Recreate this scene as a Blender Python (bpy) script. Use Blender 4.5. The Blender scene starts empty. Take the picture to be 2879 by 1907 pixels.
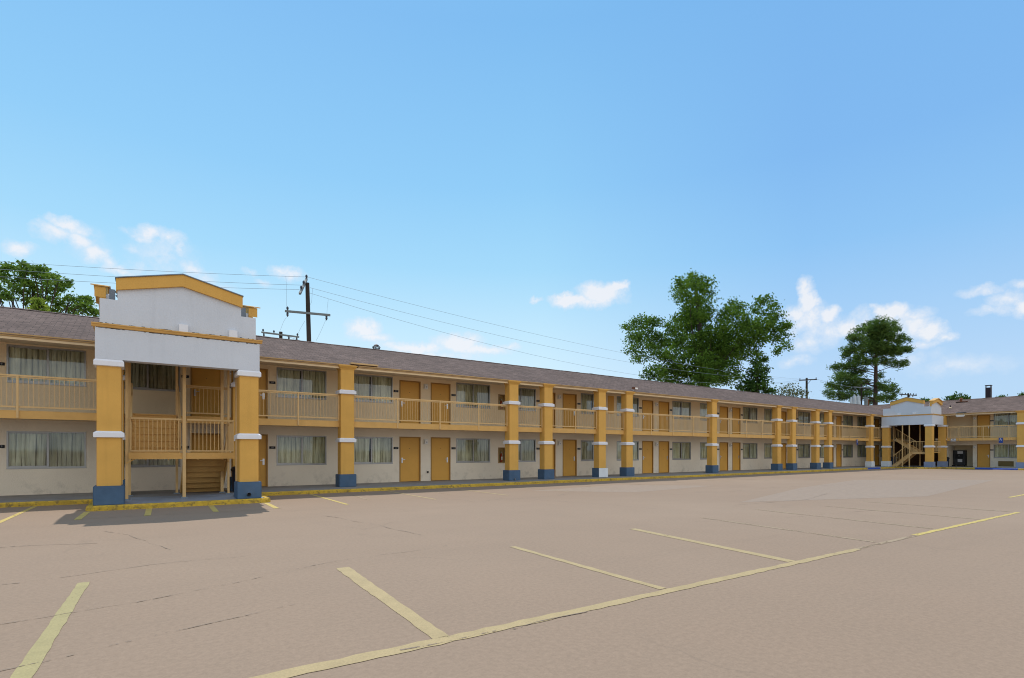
import bpy, math, random
import numpy as np
from mathutils import Vector, Matrix

random.seed(7)
RNG = np.random.default_rng(11)
scene = bpy.context.scene
COL = scene.collection

# ------------------------------------------------------------------ camera geometry
F = 1490.0; CX = 1439.5; HY = 1270.0; EYE = 1.5
TH = math.atan((CX - 400) / F)
def ang(px): return math.atan((px - CX) / F)
def azel(px, py):
    b = ang(px)
    return b + TH, math.atan((HY - py) / F * math.cos(b))
def at(px, py, depth):
    """world point seen along a photo direction at a distance along the view axis"""
    s = (px - CX) / F * depth
    return Vector((depth * math.sin(TH) + s * math.cos(TH),
                   depth * math.cos(TH) - s * math.sin(TH),
                   EYE + (HY - py) / F * depth))

# ------------------------------------------------------------------ mesh helper
class MB:
    def __init__(self): self.v = []; self.f = []
    def box(self, x0, x1, y0, y1, z0, z1):
        b = len(self.v)
        self.v += [(x0,y0,z0),(x1,y0,z0),(x1,y1,z0),(x0,y1,z0),(x0,y0,z1),(x1,y0,z1),(x1,y1,z1),(x0,y1,z1)]
        self.f += [(b,b+3,b+2,b+1),(b+4,b+5,b+6,b+7),(b,b+1,b+5,b+4),(b+1,b+2,b+6,b+5),(b+2,b+3,b+7,b+6),(b+3,b,b+4,b+7)]
        return self
    def quad(self, a, b, c, d):
        n = len(self.v); self.v += [a,b,c,d]; self.f.append((n,n+1,n+2,n+3)); return self
    def poly(self, pts):
        n = len(self.v); self.v += list(pts); self.f.append(tuple(range(n, n+len(pts)))); return self
    def prism(self, pts, vec):
        """extrude a planar polygon by vec"""
        n = len(self.v); k = len(pts)
        self.v += [tuple(p) for p in pts]
        self.v += [(p[0]+vec[0], p[1]+vec[1], p[2]+vec[2]) for p in pts]
        self.f.append(tuple(range(n, n+k))[::-1]); self.f.append(tuple(range(n+k, n+2*k)))
        for i in range(k):
            j = (i+1) % k
            self.f.append((n+i, n+j, n+k+j, n+k+i))
        return self
    def bar(self, a, b, w, h):
        """square bar from a to b"""
        a = Vector(a); b = Vector(b); d = (b-a).normalized()
        up = Vector((0,0,1)) if abs(d.z) < .95 else Vector((0,1,0))
        s = d.cross(up).normalized(); u = s.cross(d).normalized()
        n = len(self.v)
        for p in (a, b):
            for i, j in ((-1,-1),(1,-1),(1,1),(-1,1)):
                self.v.append(tuple(p + s*(i*w/2) + u*(j*h/2)))
        self.f += [(n,n+1,n+2,n+3),(n+7,n+6,n+5,n+4)]
        for i in range(4):
            j = (i+1) % 4
            self.f.append((n+i, n+4+i, n+4+j, n+j))
        return self
    def tube(self, pts, rads, seg=8, cap=True):
        pts = [Vector(p) for p in pts]
        if not isinstance(rads, (list, tuple)): rads = [rads]*len(pts)
        base = len(self.v); ref = None
        for i, p in enumerate(pts):
            d = (pts[min(i+1,len(pts)-1)] - pts[max(i-1,0)]).normalized()
            if ref is None: ref = Vector((1,0,0)) if abs(d.x) < .9 else Vector((0,1,0))
            s = d.cross(ref).normalized(); u = s.cross(d).normalized(); ref = u.cross(s) if False else ref
            for k in range(seg):
                t = 2*math.pi*k/seg
                self.v.append(tuple(p + (s*math.cos(t) + u*math.sin(t))*rads[i]))
        for i in range(len(pts)-1):
            for k in range(seg):
                k2 = (k+1) % seg
                a = base+i*seg
                self.f.append((a+k, a+k2, a+seg+k2, a+seg+k))
        if cap:
            self.f.append(tuple(base+k for k in range(seg))[::-1])
            e = base+(len(pts)-1)*seg
            self.f.append(tuple(e+k for k in range(seg)))
        return self
    def lathe(self, prof, c=(0,0,0), seg=16):
        pts = [(c[0],c[1],c[2]+z) for r, z in prof]
        base = len(self.v)
        for (r, z), p in zip(prof, pts):
            for k in range(seg):
                t = 2*math.pi*k/seg
                self.v.append((p[0]+r*math.cos(t), p[1]+r*math.sin(t), p[2]))
        for i in range(len(prof)-1):
            for k in range(seg):
                k2 = (k+1) % seg; a = base+i*seg
                self.f.append((a+k, a+k2, a+seg+k2, a+seg+k))
        self.f.append(tuple(base+k for k in range(seg))[::-1])
        e = base+(len(prof)-1)*seg
        self.f.append(tuple(e+k for k in range(seg)))
        return self
    def mesh(self, name, mat, bevel=0, smooth=False):
        me = bpy.data.meshes.new(name)
        me.from_pydata([tuple(p) for p in self.v], [], self.f)
        me.update()
        if bevel:
            import bmesh
            bm = bmesh.new(); bm.from_mesh(me)
            bmesh.ops.bevel(bm, geom=list(bm.edges), offset=bevel, segments=2, affect='EDGES', clamp_overlap=True)
            bm.to_mesh(me); bm.free()
        if smooth:
            me.polygons.foreach_set('use_smooth', [True]*len(me.polygons))
        for m in (mat if isinstance(mat, (list, tuple)) else [mat]): me.materials.append(m)
        return me
    def build(self, name, mat, parent=None, loc=None, bevel=0, smooth=False):
        return link(name, self.mesh(name, mat, bevel, smooth), parent, loc)

def link(name, me, parent=None, loc=None):
    o = bpy.data.objects.new(name, me); COL.objects.link(o)
    if parent: o.parent = parent
    if loc: o.location = loc
    return o
def tag(o, label, cat, group=None):
    o['label'] = label; o['category'] = cat
    if group: o['group'] = group
    return o
def thing(name, label, cat, loc=(0,0,0), rz=0, group=None):
    o = bpy.data.objects.new(name, None); COL.objects.link(o)
    o.location = loc; o.rotation_euler = (0,0,rz); o.empty_display_size = .3
    return tag(o, label, cat, group)
def struct(o): o['kind'] = 'structure'; return o
def copy_tree(src, parent, loc=None):
    c = src.copy(); COL.objects.link(c); c.parent = parent
    if loc is not None: c.location = loc
    for ch in list(src.children): copy_tree(ch, c)
    return c

# ------------------------------------------------------------------ materials
def newmat(name):
    m = bpy.data.materials.new(name); m.use_nodes = True
    nt = m.node_tree; nt.nodes.clear()
    return m, nt
class NT:
    def __init__(s, nt): s.nt = nt
    def n(s, t, **kw):
        nd = s.nt.nodes.new(t)
        for k, v in kw.items():
            if k.startswith('i_'): nd.inputs[k[2:].replace('_',' ')].default_value = v
            else: setattr(nd, k, v)
        return nd
    def l(s, a, b): s.nt.links.new(a, b)
    def math(s, op, a, b=None, c=None, clamp=False):
        nd = s.nt.nodes.new('ShaderNodeMath'); nd.operation = op; nd.use_clamp = clamp
        for i, x in enumerate((a, b, c)):
            if x is None: continue
            if isinstance(x, (int, float)): nd.inputs[i].default_value = x
            else: s.l(x, nd.inputs[i])
        return nd.outputs[0]
    def mix(s, f, a, b, mode='MIX'):
        nd = s.nt.nodes.new('ShaderNodeMix'); nd.data_type = 'RGBA'; nd.blend_type = mode
        for sock, x in ((nd.inputs[0], f), (nd.inputs[6], a), (nd.inputs[7], b)):
            if isinstance(x, (int, float)): sock.default_value = x
            elif isinstance(x, tuple): sock.default_value = x if len(x) == 4 else (*x, 1)
            else: s.l(x, sock)
        return nd.outputs[2]
    def noise(s, vec, scale, detail=4, rough=.55):
        nd = s.nt.nodes.new('ShaderNodeTexNoise'); nd.inputs['Scale'].default_value = scale
        nd.inputs['Detail'].default_value = detail; nd.inputs['Roughness'].default_value = rough
        if vec is not None: s.l(vec, nd.inputs['Vector'])
        return nd.outputs['Fac']
    def ramp(s, fac, stops, interp='LINEAR'):
        nd = s.nt.nodes.new('ShaderNodeValToRGB'); cr = nd.color_ramp; cr.interpolation = interp
        while len(cr.elements) < len(stops): cr.elements.new(.5)
        for e, (p, c) in zip(cr.elements, stops):
            e.position = p; e.color = (c, c, c, 1) if isinstance(c, (int, float)) else (*c, 1)
        s.l(fac, nd.inputs[0]); return nd.outputs[0]
    def scalev(s, vec, sc):
        nd = s.nt.nodes.new('ShaderNodeMapping'); nd.inputs['Scale'].default_value = sc
        s.l(vec, nd.inputs['Vector']); return nd.outputs[0]

def surface(name, rgb, rough=.8, var=.12, scale=1.2, bump=.0, bscale=60, grime=0, metallic=0, streak=0, spec=.3, grime_col=(.10,.085,.06), gz=None):
    m, nt = newmat(name); N = NT(nt)
    out = N.n('ShaderNodeOutputMaterial'); p = N.n('ShaderNodeBsdfPrincipled')
    N.l(p.outputs[0], out.inputs[0])
    geo = N.n('ShaderNodeNewGeometry'); pos = geo.outputs['Position']
    n1 = N.noise(pos, scale, 5, .6)
    f = N.ramp(n1, [(.3, 1-var), (.7, 1+var*.6)])
    base = N.mix(1.0, (*rgb, 1), f, 'MULTIPLY')
    if streak:
        v = N.scalev(pos, (6, 6, .35))
        s = N.ramp(N.noise(v, 1.0, 4, .6), [(.52, 0), (.75, 1)])
        base = N.mix(N.math('MULTIPLY', s, streak), base, (*[c*.55 for c in rgb], 1))
    if grime:
        g = N.ramp(N.noise(pos, 3.2, 6, .7), [(.50, 0), (.68, 1)])
        if gz:
            sep = N.n('ShaderNodeSeparateXYZ'); N.l(pos, sep.inputs[0])
            h = N.math('SUBTRACT', 1.0, N.math('DIVIDE', N.math('SUBTRACT', sep.outputs[2], gz[0]), gz[1]), clamp=True)
            g = N.math('MULTIPLY', N.math('ADD', g, .35), h)
        base = N.mix(N.math('MULTIPLY', g, grime, clamp=True), base, (*grime_col, 1))
    N.l(base, p.inputs['Base Color'])
    p.inputs['Roughness'].default_value = rough; p.inputs['Metallic'].default_value = metallic
    p.inputs['Specular IOR Level'].default_value = spec
    if bump:
        b = N.n('ShaderNodeBump'); b.inputs['Strength'].default_value = bump; b.inputs['Distance'].default_value = .02
        N.l(N.noise(pos, bscale, 3, .6), b.inputs['Height']); N.l(b.outputs[0], p.inputs['Normal'])
    return m

M = {}
YEL = (.69, .39, .095)
M['yellow_stucco'] = surface('yellow_stucco', YEL, .85, .08, 1.5, .35, 45, streak=.18)
M['yellow_paint'] = surface('yellow_paint', (.66,.385,.12), .55, .10, 2.5, 0, streak=.12)
M['rail_paint'] = surface('rail_paint', (.68,.45,.20), .45, .10, 3)
M['door_paint'] = surface('door_paint', (.68,.36,.07), .5, .06, 1.2)
M['door_trim'] = surface('door_trim', (.38,.21,.06), .6, .1, 2)
M['wall_stucco'] = surface('wall_stucco', (.84,.745,.61), .9, .05, .8, .45, 40, grime=.35, gz=(.1,.9), grime_col=(.22,.19,.15))
M['upper_stucco'] = surface('upper_stucco', (.84,.68,.46), .9, .05, .8, .45, 40)
M['white_stucco'] = surface('white_stucco', (.62,.65,.71), .85, .05, .9, .35, 45, streak=.10)
M['white_trim'] = surface('white_trim', (.78,.78,.82), .7, .05, 2, .1, 60)
M['blue_base'] = surface('blue_base', (.068,.125,.21), .7, .16, 3, .3, 45, grime=.35, grime_col=(.10,.12,.15))
M['pale_blue_base'] = surface('pale_blue_base', (.22,.27,.40), .7, .10, 3, .3, 45)
M['white_base'] = surface('white_base', (.72,.75,.78), .8, .08, 3, .3, 45)
M['soffit'] = surface('soffit', (.82,.69,.52), .8, .05, 1)
M['gutter'] = surface('gutter', (.62,.41,.19), .5, .12, 2, streak=.1)
M['fascia_strip'] = surface('fascia_strip', (.74,.56,.34), .6, .08, 2)
M['alu'] = surface('alu', (.36,.36,.36), .4, .1, 3, metallic=.6)
M['steel'] = surface('steel', (.55,.56,.58), .3, .1, 3, metallic=.9)
M['dark'] = surface('dark', (.02,.02,.022), .7, .1, 3)
M['black_plastic'] = surface('black_plastic', (.018,.02,.03), .4, .1, 3)
M['navy_plastic'] = surface('navy_plastic', (.02,.03,.055), .45, .2, 3)
M['lamp_body'] = surface('lamp_body', (.74,.71,.65), .6, .1, 3)
M['lamp_glass'] = surface('lamp_glass', (.82,.80,.76), .3, .05, 3)
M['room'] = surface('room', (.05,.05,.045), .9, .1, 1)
M['grey_flash'] = surface('grey_flash', (.19,.23,.28), .5, .15, 3, metallic=.2)
M['rust'] = surface('rust', (.20,.075,.035), .8, .3, 4)
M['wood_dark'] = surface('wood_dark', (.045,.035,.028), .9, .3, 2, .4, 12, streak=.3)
M['arm_wood'] = surface('arm_wood', (.20,.22,.22), .8, .2, 3)
M['porcelain'] = surface('porcelain', (.06,.065,.08), .3, .1, 3)
M['wire'] = surface('wire', (.28,.36,.45), .5, .1, 3)
M['transformer'] = surface('transformer', (.50,.56,.60), .45, .15, 3, streak=.3)
M['slab'] = surface('slab', (.26,.25,.24), .85, .18, .9, .3, 30, grime=.25)
M['blue_slab'] = surface('blue_slab', (.27,.31,.37), .6, .2, 1.5, .2, 30, grime=.35, grime_col=(.12,.13,.15))
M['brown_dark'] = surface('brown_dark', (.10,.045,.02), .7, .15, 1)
M['sign_blue'] = surface('sign_blue', (.015,.055,.30), .4, .05, 3)
M['sign_white'] = surface('sign_white', (.78,.78,.80), .4, .05, 3)
M['sign_grey'] = surface('sign_grey', (.42,.42,.44), .5, .1, 3)
M['red'] = surface('red', (.42,.02,.015), .35, .1, 3)
M['machine_grey'] = surface('machine_grey', (.05,.05,.055), .5, .15, 2)
M['panel_light'] = surface('panel_light', (.70,.68,.70), .4, .08, 3)
M['ac_grille'] = surface('ac_grille', (.27,.19,.07), .6, .1, 3)
M['cab_wood'] = surface('cab_wood', (.40,.24,.09), .6, .15, 3)
M['bark'] = surface('bark', (.065,.05,.038), .95, .3, 2, .8, 10)
M['pine_bark'] = surface('pine_bark', (.075,.05,.04), .95, .3, 2, .8, 10)
M['chimney'] = surface('chimney', (.035,.02,.025), .5, .2, 3, metallic=.3)

def kerb_mat(name, rgb, worn):
    m, nt = newmat(name); N = NT(nt)
    out = N.n('ShaderNodeOutputMaterial'); p = N.n('ShaderNodeBsdfPrincipled'); N.l(p.outputs[0], out.inputs[0])
    geo = N.n('ShaderNodeNewGeometry'); pos = geo.outputs['Position']
    a = N.ramp(N.noise(pos, 2.2, 8, .72), [(.50-worn*.08, 0), (.62, 1)])
    b = N.ramp(N.noise(pos, 9, 5, .7), [(.50, 0), (.66, 1)])
    c = N.mix(N.math('MULTIPLY', a, .5), rgb, (rgb[0]*.38, rgb[1]*.36, rgb[2]*.5))
    c = N.mix(N.math('MULTIPLY', b, .75), c, (.055,.05,.035))
    N.l(c, p.inputs['Base Color']); p.inputs['Roughness'].default_value = .7
    bp = N.n('ShaderNodeBump'); bp.inputs['Strength'].default_value = .5; bp.inputs['Distance'].default_value = .02
    N.l(N.noise(pos, 14, 5), bp.inputs['Height']); N.l(bp.outputs[0], p.inputs['Normal'])
    return m
M['kerb_yellow'] = kerb_mat('kerb_yellow', (.58,.37,.025), .45)
M['kerb_blue'] = kerb_mat('kerb_blue', (.01,.07,.42), -.6)

def paint_mat(name, rgb, wear=.5, alpha=1.0):
    m, nt = newmat(name); N = NT(nt)
    out = N.n('ShaderNodeOutputMaterial'); p = N.n('ShaderNodeBsdfPrincipled')
    tr = N.n('ShaderNodeBsdfTransparent'); mx = N.n('ShaderNodeMixShader')
    geo = N.n('ShaderNodeNewGeometry'); pos = geo.outputs['Position']
    n = N.noise(pos, 14, 8, .75)
    big = N.noise(pos, 1.1, 3, .5)
    s = N.math('ADD', N.math('MULTIPLY', n, .65), N.math('MULTIPLY', big, .35))
    f = N.ramp(s, [(wear-.02, 0), (wear+.02, 1)])
    c = N.mix(N.ramp(N.noise(pos, 5, 4), [(.35, 0), (.7, 1)]), rgb, tuple(x*.86 for x in rgb))
    c = N.mix(alpha, (.300,.215,.152), c)
    c = N.mix(1, c, N.ramp(N.noise(pos, 60, 3, .7), [(.3, .86), (.7, 1.12)]), 'MULTIPLY')
    N.l(c, p.inputs['Base Color']); p.inputs['Roughness'].default_value = .8
    N.l(f, mx.inputs[0]); N.l(tr.outputs[0], mx.inputs[1]); N.l(p.outputs[0], mx.inputs[2]); N.l(mx.outputs[0], out.inputs[0])
    return m
M['line_pale'] = paint_mat('line_pale', (.42,.312,.150), .37, .92)
M['line_faint'] = paint_mat('line_faint', (.38,.28,.15), .47, .45)
M['line_green'] = paint_mat('line_green', (.36,.30,.125), .36, .9)
M['line_bright'] = paint_mat('line_bright', (.56,.42,.11), .40, .9)
M['line_white'] = paint_mat('line_white', (.45,.42,.36), .47, .7)
M['crack'] = paint_mat('crack', (.12,.095,.07), .50, .38)
M['patch'] = paint_mat('patch', (.298,.216,.154), .05, 1.0)

def shingles():
    m, nt = newmat('shingles'); N = NT(nt)
    out = N.n('ShaderNodeOutputMaterial'); p = N.n('ShaderNodeBsdfPrincipled'); N.l(p.outputs[0], out.inputs[0])
    tc = N.n('ShaderNodeTexCoord'); pos = tc.outputs['Object']
    # gentle wobble so that the courses are not ruler straight
    wob = N.n('ShaderNodeTexNoise'); wob.inputs['Scale'].default_value = .35; N.l(pos, wob.inputs['Vector'])
    vm = N.n('ShaderNodeVectorMath'); vm.operation = 'MULTIPLY_ADD'; N.l(wob.outputs['Color'], vm.inputs[0])
    vm.inputs[1].default_value = (.1,.1,.0); N.l(pos, vm.inputs[2])
    br = N.n('ShaderNodeTexBrick'); N.l(vm.outputs[0], br.inputs['Vector'])
    br.inputs['Color1'].default_value = (.180,.128,.110,1); br.inputs['Color2'].default_value = (.124,.088,.076,1)
    br.inputs['Mortar'].default_value = (.045,.037,.036,1); br.inputs['Scale'].default_value = 1
    br.inputs['Mortar Size'].default_value = .008; br.inputs['Brick Width'].default_value = .30; br.inputs['Row Height'].default_value = .135
    br.inputs['Mortar Smooth'].default_value = .6; br.offset = .5
    n1 = N.ramp(N.noise(pos, .5, 5, .6), [(.3, .86), (.7, 1.12)])
    n2 = N.ramp(N.noise(pos, 9, 4, .7), [(.3, .80), (.7, 1.18)])
    st = N.ramp(N.noise(N.scalev(pos, (2.0, .35, 1)), 1.2, 5, .65), [(.45, 1.0), (.75, .85)])
    cs_ = N.ramp(N.noise(N.scalev(pos, (2.4, 9.0, 1)), 1.6, 5, .7), [(.36, .82), (.62, 1.12)])
    st = N.mix(1, st, cs_, 'MULTIPLY')
    c = N.mix(1, N.mix(1, N.mix(1, br.outputs[0], n1, 'MULTIPLY'), n2, 'MULTIPLY'), st, 'MULTIPLY')
    N.l(c, p.inputs['Base Color']); p.inputs['Roughness'].default_value = .95; p.inputs['Specular IOR Level'].default_value = .15
    b = N.n('ShaderNodeBump'); b.inputs['Strength'].default_value = .6; b.inputs['Distance'].default_value = .02
    N.l(br.outputs[1], b.inputs['Height']); b.invert = True; N.l(b.outputs[0], p.inputs['Normal'])
    return m
M['shingles'] = shingles()

def ground_mat():
    m, nt = newmat('worn_pavement'); N = NT(nt)
    out = N.n('ShaderNodeOutputMaterial'); p = N.n('ShaderNodeBsdfPrincipled'); N.l(p.outputs[0], out.inputs[0])
    geo = N.n('ShaderNodeNewGeometry'); pos = geo.outputs['Position']
    big = N.noise(pos, .09, 4, .55)
    mid = N.noise(pos, .7, 5, .6)
    fine = N.noise(pos, 60, 3, .7)
    agg = N.noise(pos, 22, 2, .5)
    c = N.mix(N.ramp(big, [(.35, 0), (.65, 1)]), (.286,.203,.143), (.318,.230,.164))
    c = N.mix(N.ramp(mid, [(.35, 0), (.7, .35)]), c, (.255,.185,.132))
    c = N.mix(1, c, N.ramp(fine, [(.3, .92), (.7, 1.07)]), 'MULTIPLY')
    c = N.mix(1, c, N.ramp(agg, [(.3, .93), (.7, 1.06)]), 'MULTIPLY')
    # stretched dark smears running with the traffic lanes
    sm = N.ramp(N.noise(N.scalev(pos, (.12, 1.1, 1)), 1.0, 6, .65), [(.55, 0), (.8, .22)])
    c = N.mix(sm, c, (.20,.148,.108))
    # wandering hairline cracks, only in places
    dist = N.n('ShaderNodeTexNoise'); dist.inputs['Scale'].default_value = 1.3; dist.inputs['Detail'].default_value = 6; N.l(pos, dist.inputs['Vector'])
    vm = N.n('ShaderNodeVectorMath'); vm.operation = 'MULTIPLY_ADD'; N.l(dist.outputs['Color'], vm.inputs[0])
    vm.inputs[1].default_value = (1.1,1.1,0); N.l(pos, vm.inputs[2])
    vo = N.n('ShaderNodeTexVoronoi'); vo.feature = 'DISTANCE_TO_EDGE'; vo.inputs['Scale'].default_value = .22; N.l(vm.outputs[0], vo.inputs['Vector'])
    cr = N.ramp(vo.outputs['Distance'], [(0, 1), (.0028, .9), (.006, 0)])
    mask = N.ramp(N.noise(pos, .33, 4, .6), [(.50, 0), (.60, 1)])
    c = N.mix(N.math('MULTIPLY', N.math('MULTIPLY', cr, mask), .14), c, (.10,.08,.065))
    N.l(c, p.inputs['Base Color']); p.inputs['Roughness'].default_value = .9; p.inputs['Specular IOR Level'].default_value = .2
    b = N.n('ShaderNodeBump'); b.inputs['Strength'].default_value = .10; b.inputs['Distance'].default_value = .01
    N.l(N.math('ADD', fine, N.math('MULTIPLY', agg, 1.5)), b.inputs['Height']); N.l(b.outputs[0], p.inputs['Normal'])
    return m
M['ground'] = ground_mat()

def glass_mat():
    m, nt = newmat('window_glass'); N = NT(nt)
    out = N.n('ShaderNodeOutputMaterial'); g = N.n('ShaderNodeBsdfGlossy'); g.inputs['Roughness'].default_value = .015
    g.inputs['Color'].default_value = (.9,.95,1,1)
    t = N.n('ShaderNodeBsdfTransparent'); t.inputs['Color'].default_value = (.90,.93,.89,1)
    fr = N.n('ShaderNodeFresnel'); fr.inputs['IOR'].default_value = 1.5
    mx = N.n('ShaderNodeMixShader'); f = N.math('ADD', N.math('MULTIPLY', fr.outputs[0], 1.3), .02, clamp=True)
    geo = N.n('ShaderNodeNewGeometry')
    b = N.n('ShaderNodeBump'); b.inputs['Strength'].default_value = .05; b.inputs['Distance'].default_value = .02
    N.l(N.noise(geo.outputs['Position'], 1.2, 2), b.inputs['Height']); N.l(b.outputs[0], g.inputs['Normal'])
    N.l(f, mx.inputs[0]); N.l(t.outputs[0], mx.inputs[1]); N.l(g.outputs[0], mx.inputs[2]); N.l(mx.outputs[0], out.inputs[0])
    return m
M['glass'] = glass_mat()

def curtain_mat():
    m, nt = newmat('curtain_cloth'); N = NT(nt)
    out = N.n('ShaderNodeOutputMaterial'); p = N.n('ShaderNodeBsdfPrincipled'); N.l(p.outputs[0], out.inputs[0])
    geo = N.n('ShaderNodeNewGeometry'); pos = geo.outputs['Position']
    n = N.noise(N.scalev(pos, (9, 9, .25)), 1.0, 4, .6)
    c = N.ramp(n, [(.30, (.38,.34,.20)), (.5, (.70,.66,.50)), (.66, (.90,.87,.74))])
    n2 = N.ramp(N.noise(pos, .9, 3), [(.35, .75), (.65, 1.15)])
    N.l(N.mix(1, c, n2, 'MULTIPLY'), p.inputs['Base Color']); p.inputs['Roughness'].default_value = .95
    return m
M['curtain'] = curtain_mat()

def leaf_mat(name, dark, light, trans=.35, tint=(.5,.7,.12)):
    m, nt = newmat(name); N = NT(nt)
    out = N.n('ShaderNodeOutputMaterial'); d = N.n('ShaderNodeBsdfPrincipled'); t = N.n('ShaderNodeBsdfTranslucent')
    mx = N.n('ShaderNodeMixShader'); geo = N.n('ShaderNodeNewGeometry')
    pos = geo.outputs['Position']
    a = N.ramp(N.noise(pos, .8, 5, .65), [(.40, 0), (.62, 1)])
    r = N.math('MULTIPLY', geo.outputs['Random Per Island'], .55)
    f = N.math('ADD', N.math('MULTIPLY', a, .6), r, clamp=True)
    c = N.mix(f, dark, light)
    N.l(c, d.inputs['Base Color']); d.inputs['Roughness'].default_value = .75; d.inputs['Specular IOR Level'].default_value = .08
    N.l(N.mix(.6, c, tint, 'MIX'), t.inputs['Color'])
    mx.inputs[0].default_value = trans
    N.l(d.outputs[0], mx.inputs[1]); N.l(t.outputs[0], mx.inputs[2]); N.l(mx.outputs[0], out.inputs[0])
    return m
M['leaf_big'] = leaf_mat('leaf_big', (.014,.042,.009), (.140,.24,.034), .28, (.17,.34,.03))
M['leaf_left'] = leaf_mat('leaf_left', (.026,.07,.013), (.16,.27,.04), .30, (.20,.33,.04))
M['leaf_yellow'] = leaf_mat('leaf_yellow', (.08,.15,.02), (.24,.34,.05), .4, (.4,.5,.06))
M['leaf_magnolia'] = leaf_mat('leaf_magnolia', (.014,.042,.012), (.085,.16,.030), .2, (.10,.2,.025))
M['leaf_pine'] = leaf_mat('leaf_pine', (.020,.055,.018), (.13,.205,.045), .25, (.18,.33,.05))
M['leaf_bush'] = leaf_mat('leaf_bush', (.06,.08,.04), (.20,.23,.13), .25, (.2,.22,.1))

# ------------------------------------------------------------------ ground, walkway, kerbs, markings
g = MB(); g.quad((-900,-900,0),(1500,-900,0),(1500,1500,0),(-900,1500,0))
struct(g.build('ground', M['ground']))

KY = 19.42; WY = 22.7; CY = 20.65      # kerb line, wall line, column line of the long wing
KX = 58.1; CXW = 59.33; WX = 61.38     # the same three for the cross wing
ZW = .12
w = MB()
w.box(-14, -1.02, KY+.15, WY+.3, -.1, ZW)
w.box(2.98, 55.95, KY+.15, WY+.3, -.1, ZW)
w.box(-1.02, 2.98, 19.6, WY+.3, -.1, ZW)
w.box(55.95, 66, 16.85, WY+.3, -.1, ZW)
w.box(KX+.15, 63.2, -6, 16.85, -.1, ZW)
struct(w.build('walkway', M['slab']))
struct(MB().box(-1.02, 2.98, 17.05, 19.6, -.1, ZW).build('portico_floor', M['blue_slab']))

def kerb_run(name, pts, mat, wd=.15, h=.125):
    """pts: outer edge polyline; kerb body lies to the left of the travel direction"""
    mb = MB()
    for (a, b) in zip(pts[:-1], pts[1:]):
        a = Vector((*a, 0)); b = Vector((*b, 0)); d = (b-a).normalized(); n = Vector((-d.y, d.x, 0))
        L = (b-a).length; k = max(1, int(L/3.05))
        for i in range(k):
            p = a + d*(L*i/k + (.004 if i else 0)); q = a + d*(L*(i+1)/k - (.004 if i < k-1 else 0))
            j = random.uniform(-.008, .008); hz = h + random.uniform(-.006, .008)
            s = p + n*j; e = q + n*j
            prof = [(0, -.05), (.012, hz-.03), (.03, hz), (wd, hz), (wd, -.05)]
            mb.prism([tuple(s + n*x + Vector((0,0,z))) for x, z in prof], tuple(e-s))
    return struct(mb.build(name, mat))
kerb_run('kerb', [(-14, KY), (-1.17, KY)], M['kerb_yellow'])
kerb_run('kerb', [(-1.17, KY), (-1.17, 17.06), (-1.02, 16.9), (3.0, 16.9), (3.13, 17.04), (3.13, KY)], M['kerb_yellow'])
kerb_run('kerb', [(3.13, KY), (50.0, KY)], M['kerb_yellow'])
kerb_run('kerb', [(50.0, KY), (52.6, KY)], M['kerb_blue'])
kerb_run('kerb', [(52.6, KY), (55.8, KY), (55.8, 16.7), (KX, 16.7), (KX, 14.45)], M['kerb_yellow'])
kerb_run('kerb', [(KX, 14.45), (KX, 11.75)], M['kerb_blue'])
kerb_run('kerb', [(KX, 11.75), (KX, -6)], M['kerb_yellow'])

def strip(mb, a, b, w0, w1=None, z=.004, wob=.0):
    w1 = w1 or w0
    a = Vector((*a, z)); b = Vector((*b, z)); d = (b-a).normalized(); n = Vector((-d.y, d.x, 0))
    L = (b-a).length; k = max(2, int(L/.12)) if wob else 1
    prev = None
    for i in range(k+1):
        t = i/k; p = a.lerp(b, t); wd = w0+(w1-w0)*t
        l = p + n*(wd/2 + random.uniform(-wob, wob)); r = p - n*(wd/2 + random.uniform(-wob, wob))
        if prev: mb.quad(tuple(prev[1]), tuple(r), tuple(l), tuple(prev[0]))
        prev = (l, r)
def line(mat, *segs):
    mb = MB()
    for s in segs: strip(mb, *s)
    return struct(mb.build('parking_line', mat))
# stalls along the camera side
line(M['line_green'], ((-.545,7.78), (-.70,3.6), .11, .125, .004, .006))
line(M['line_pale'], ((-2.5,3.92), (2.02,3.76), .14, .14, .004, .014), ((2.02,3.76), (9.0,3.64), .13, .11, .004, .013))
line(M['line_pale'], ((2.12,6.86), (1.97,3.83), .17, .14, .004, .008))
line(M['line_pale'], ((4.79,6.85), (4.66,3.80), .10, .11, .004, .010))
line(M['line_pale'], ((7.80,7.10), (7.26,3.74), .15, .17, .004, .004))
line(M['line_faint'], ((10.4,7.4), (9.95,3.75), .10, .10), ((13.04,7.63), (12.6,3.78), .10))
line(M['line_faint'], ((15.4,7.0), (15.2,3.68), .10), ((17.76,7.0), (17.75,3.7), .10))
line(M['line_faint'], ((9.0,3.65), (11.35,3.64), .09))
line(M['line_bright'], ((11.35,3.66), (17.7,3.57), .10, .09, .004, .012))
line(M['line_bright'], ((23.2,4.9), (27.5,4.95), .10, .1, .004, .01))
# stalls along the building
for i, x in enumerate((-7.8, -5.15, -2.43, 4.82, 7.6, 10.32, 13.1, 15.85, 18.6, 21.3, 24.1, 26.8)):
    mt = M['line_bright'] if i < 4 else (M['line_pale'] if i < 6 else M['line_faint'])
    line(mt, ((x+.03, 19.36), (x-.06, 14.95), .10, .10, .004, .006))
for x in (-1.12, .15, 1.56, 2.96):
    line(M['line_bright'], ((x, 16.84), (x-.05, 15.02), .13, .13, .004, .004))
line(M['line_faint'], ((-1.2,15.12), (3.0,14.9), .035))
line(M['line_faint'], ((5.95,18.2), (5.75,15.9), .09), ((8.9,18.0), (8.75,16.2), .09))
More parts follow.
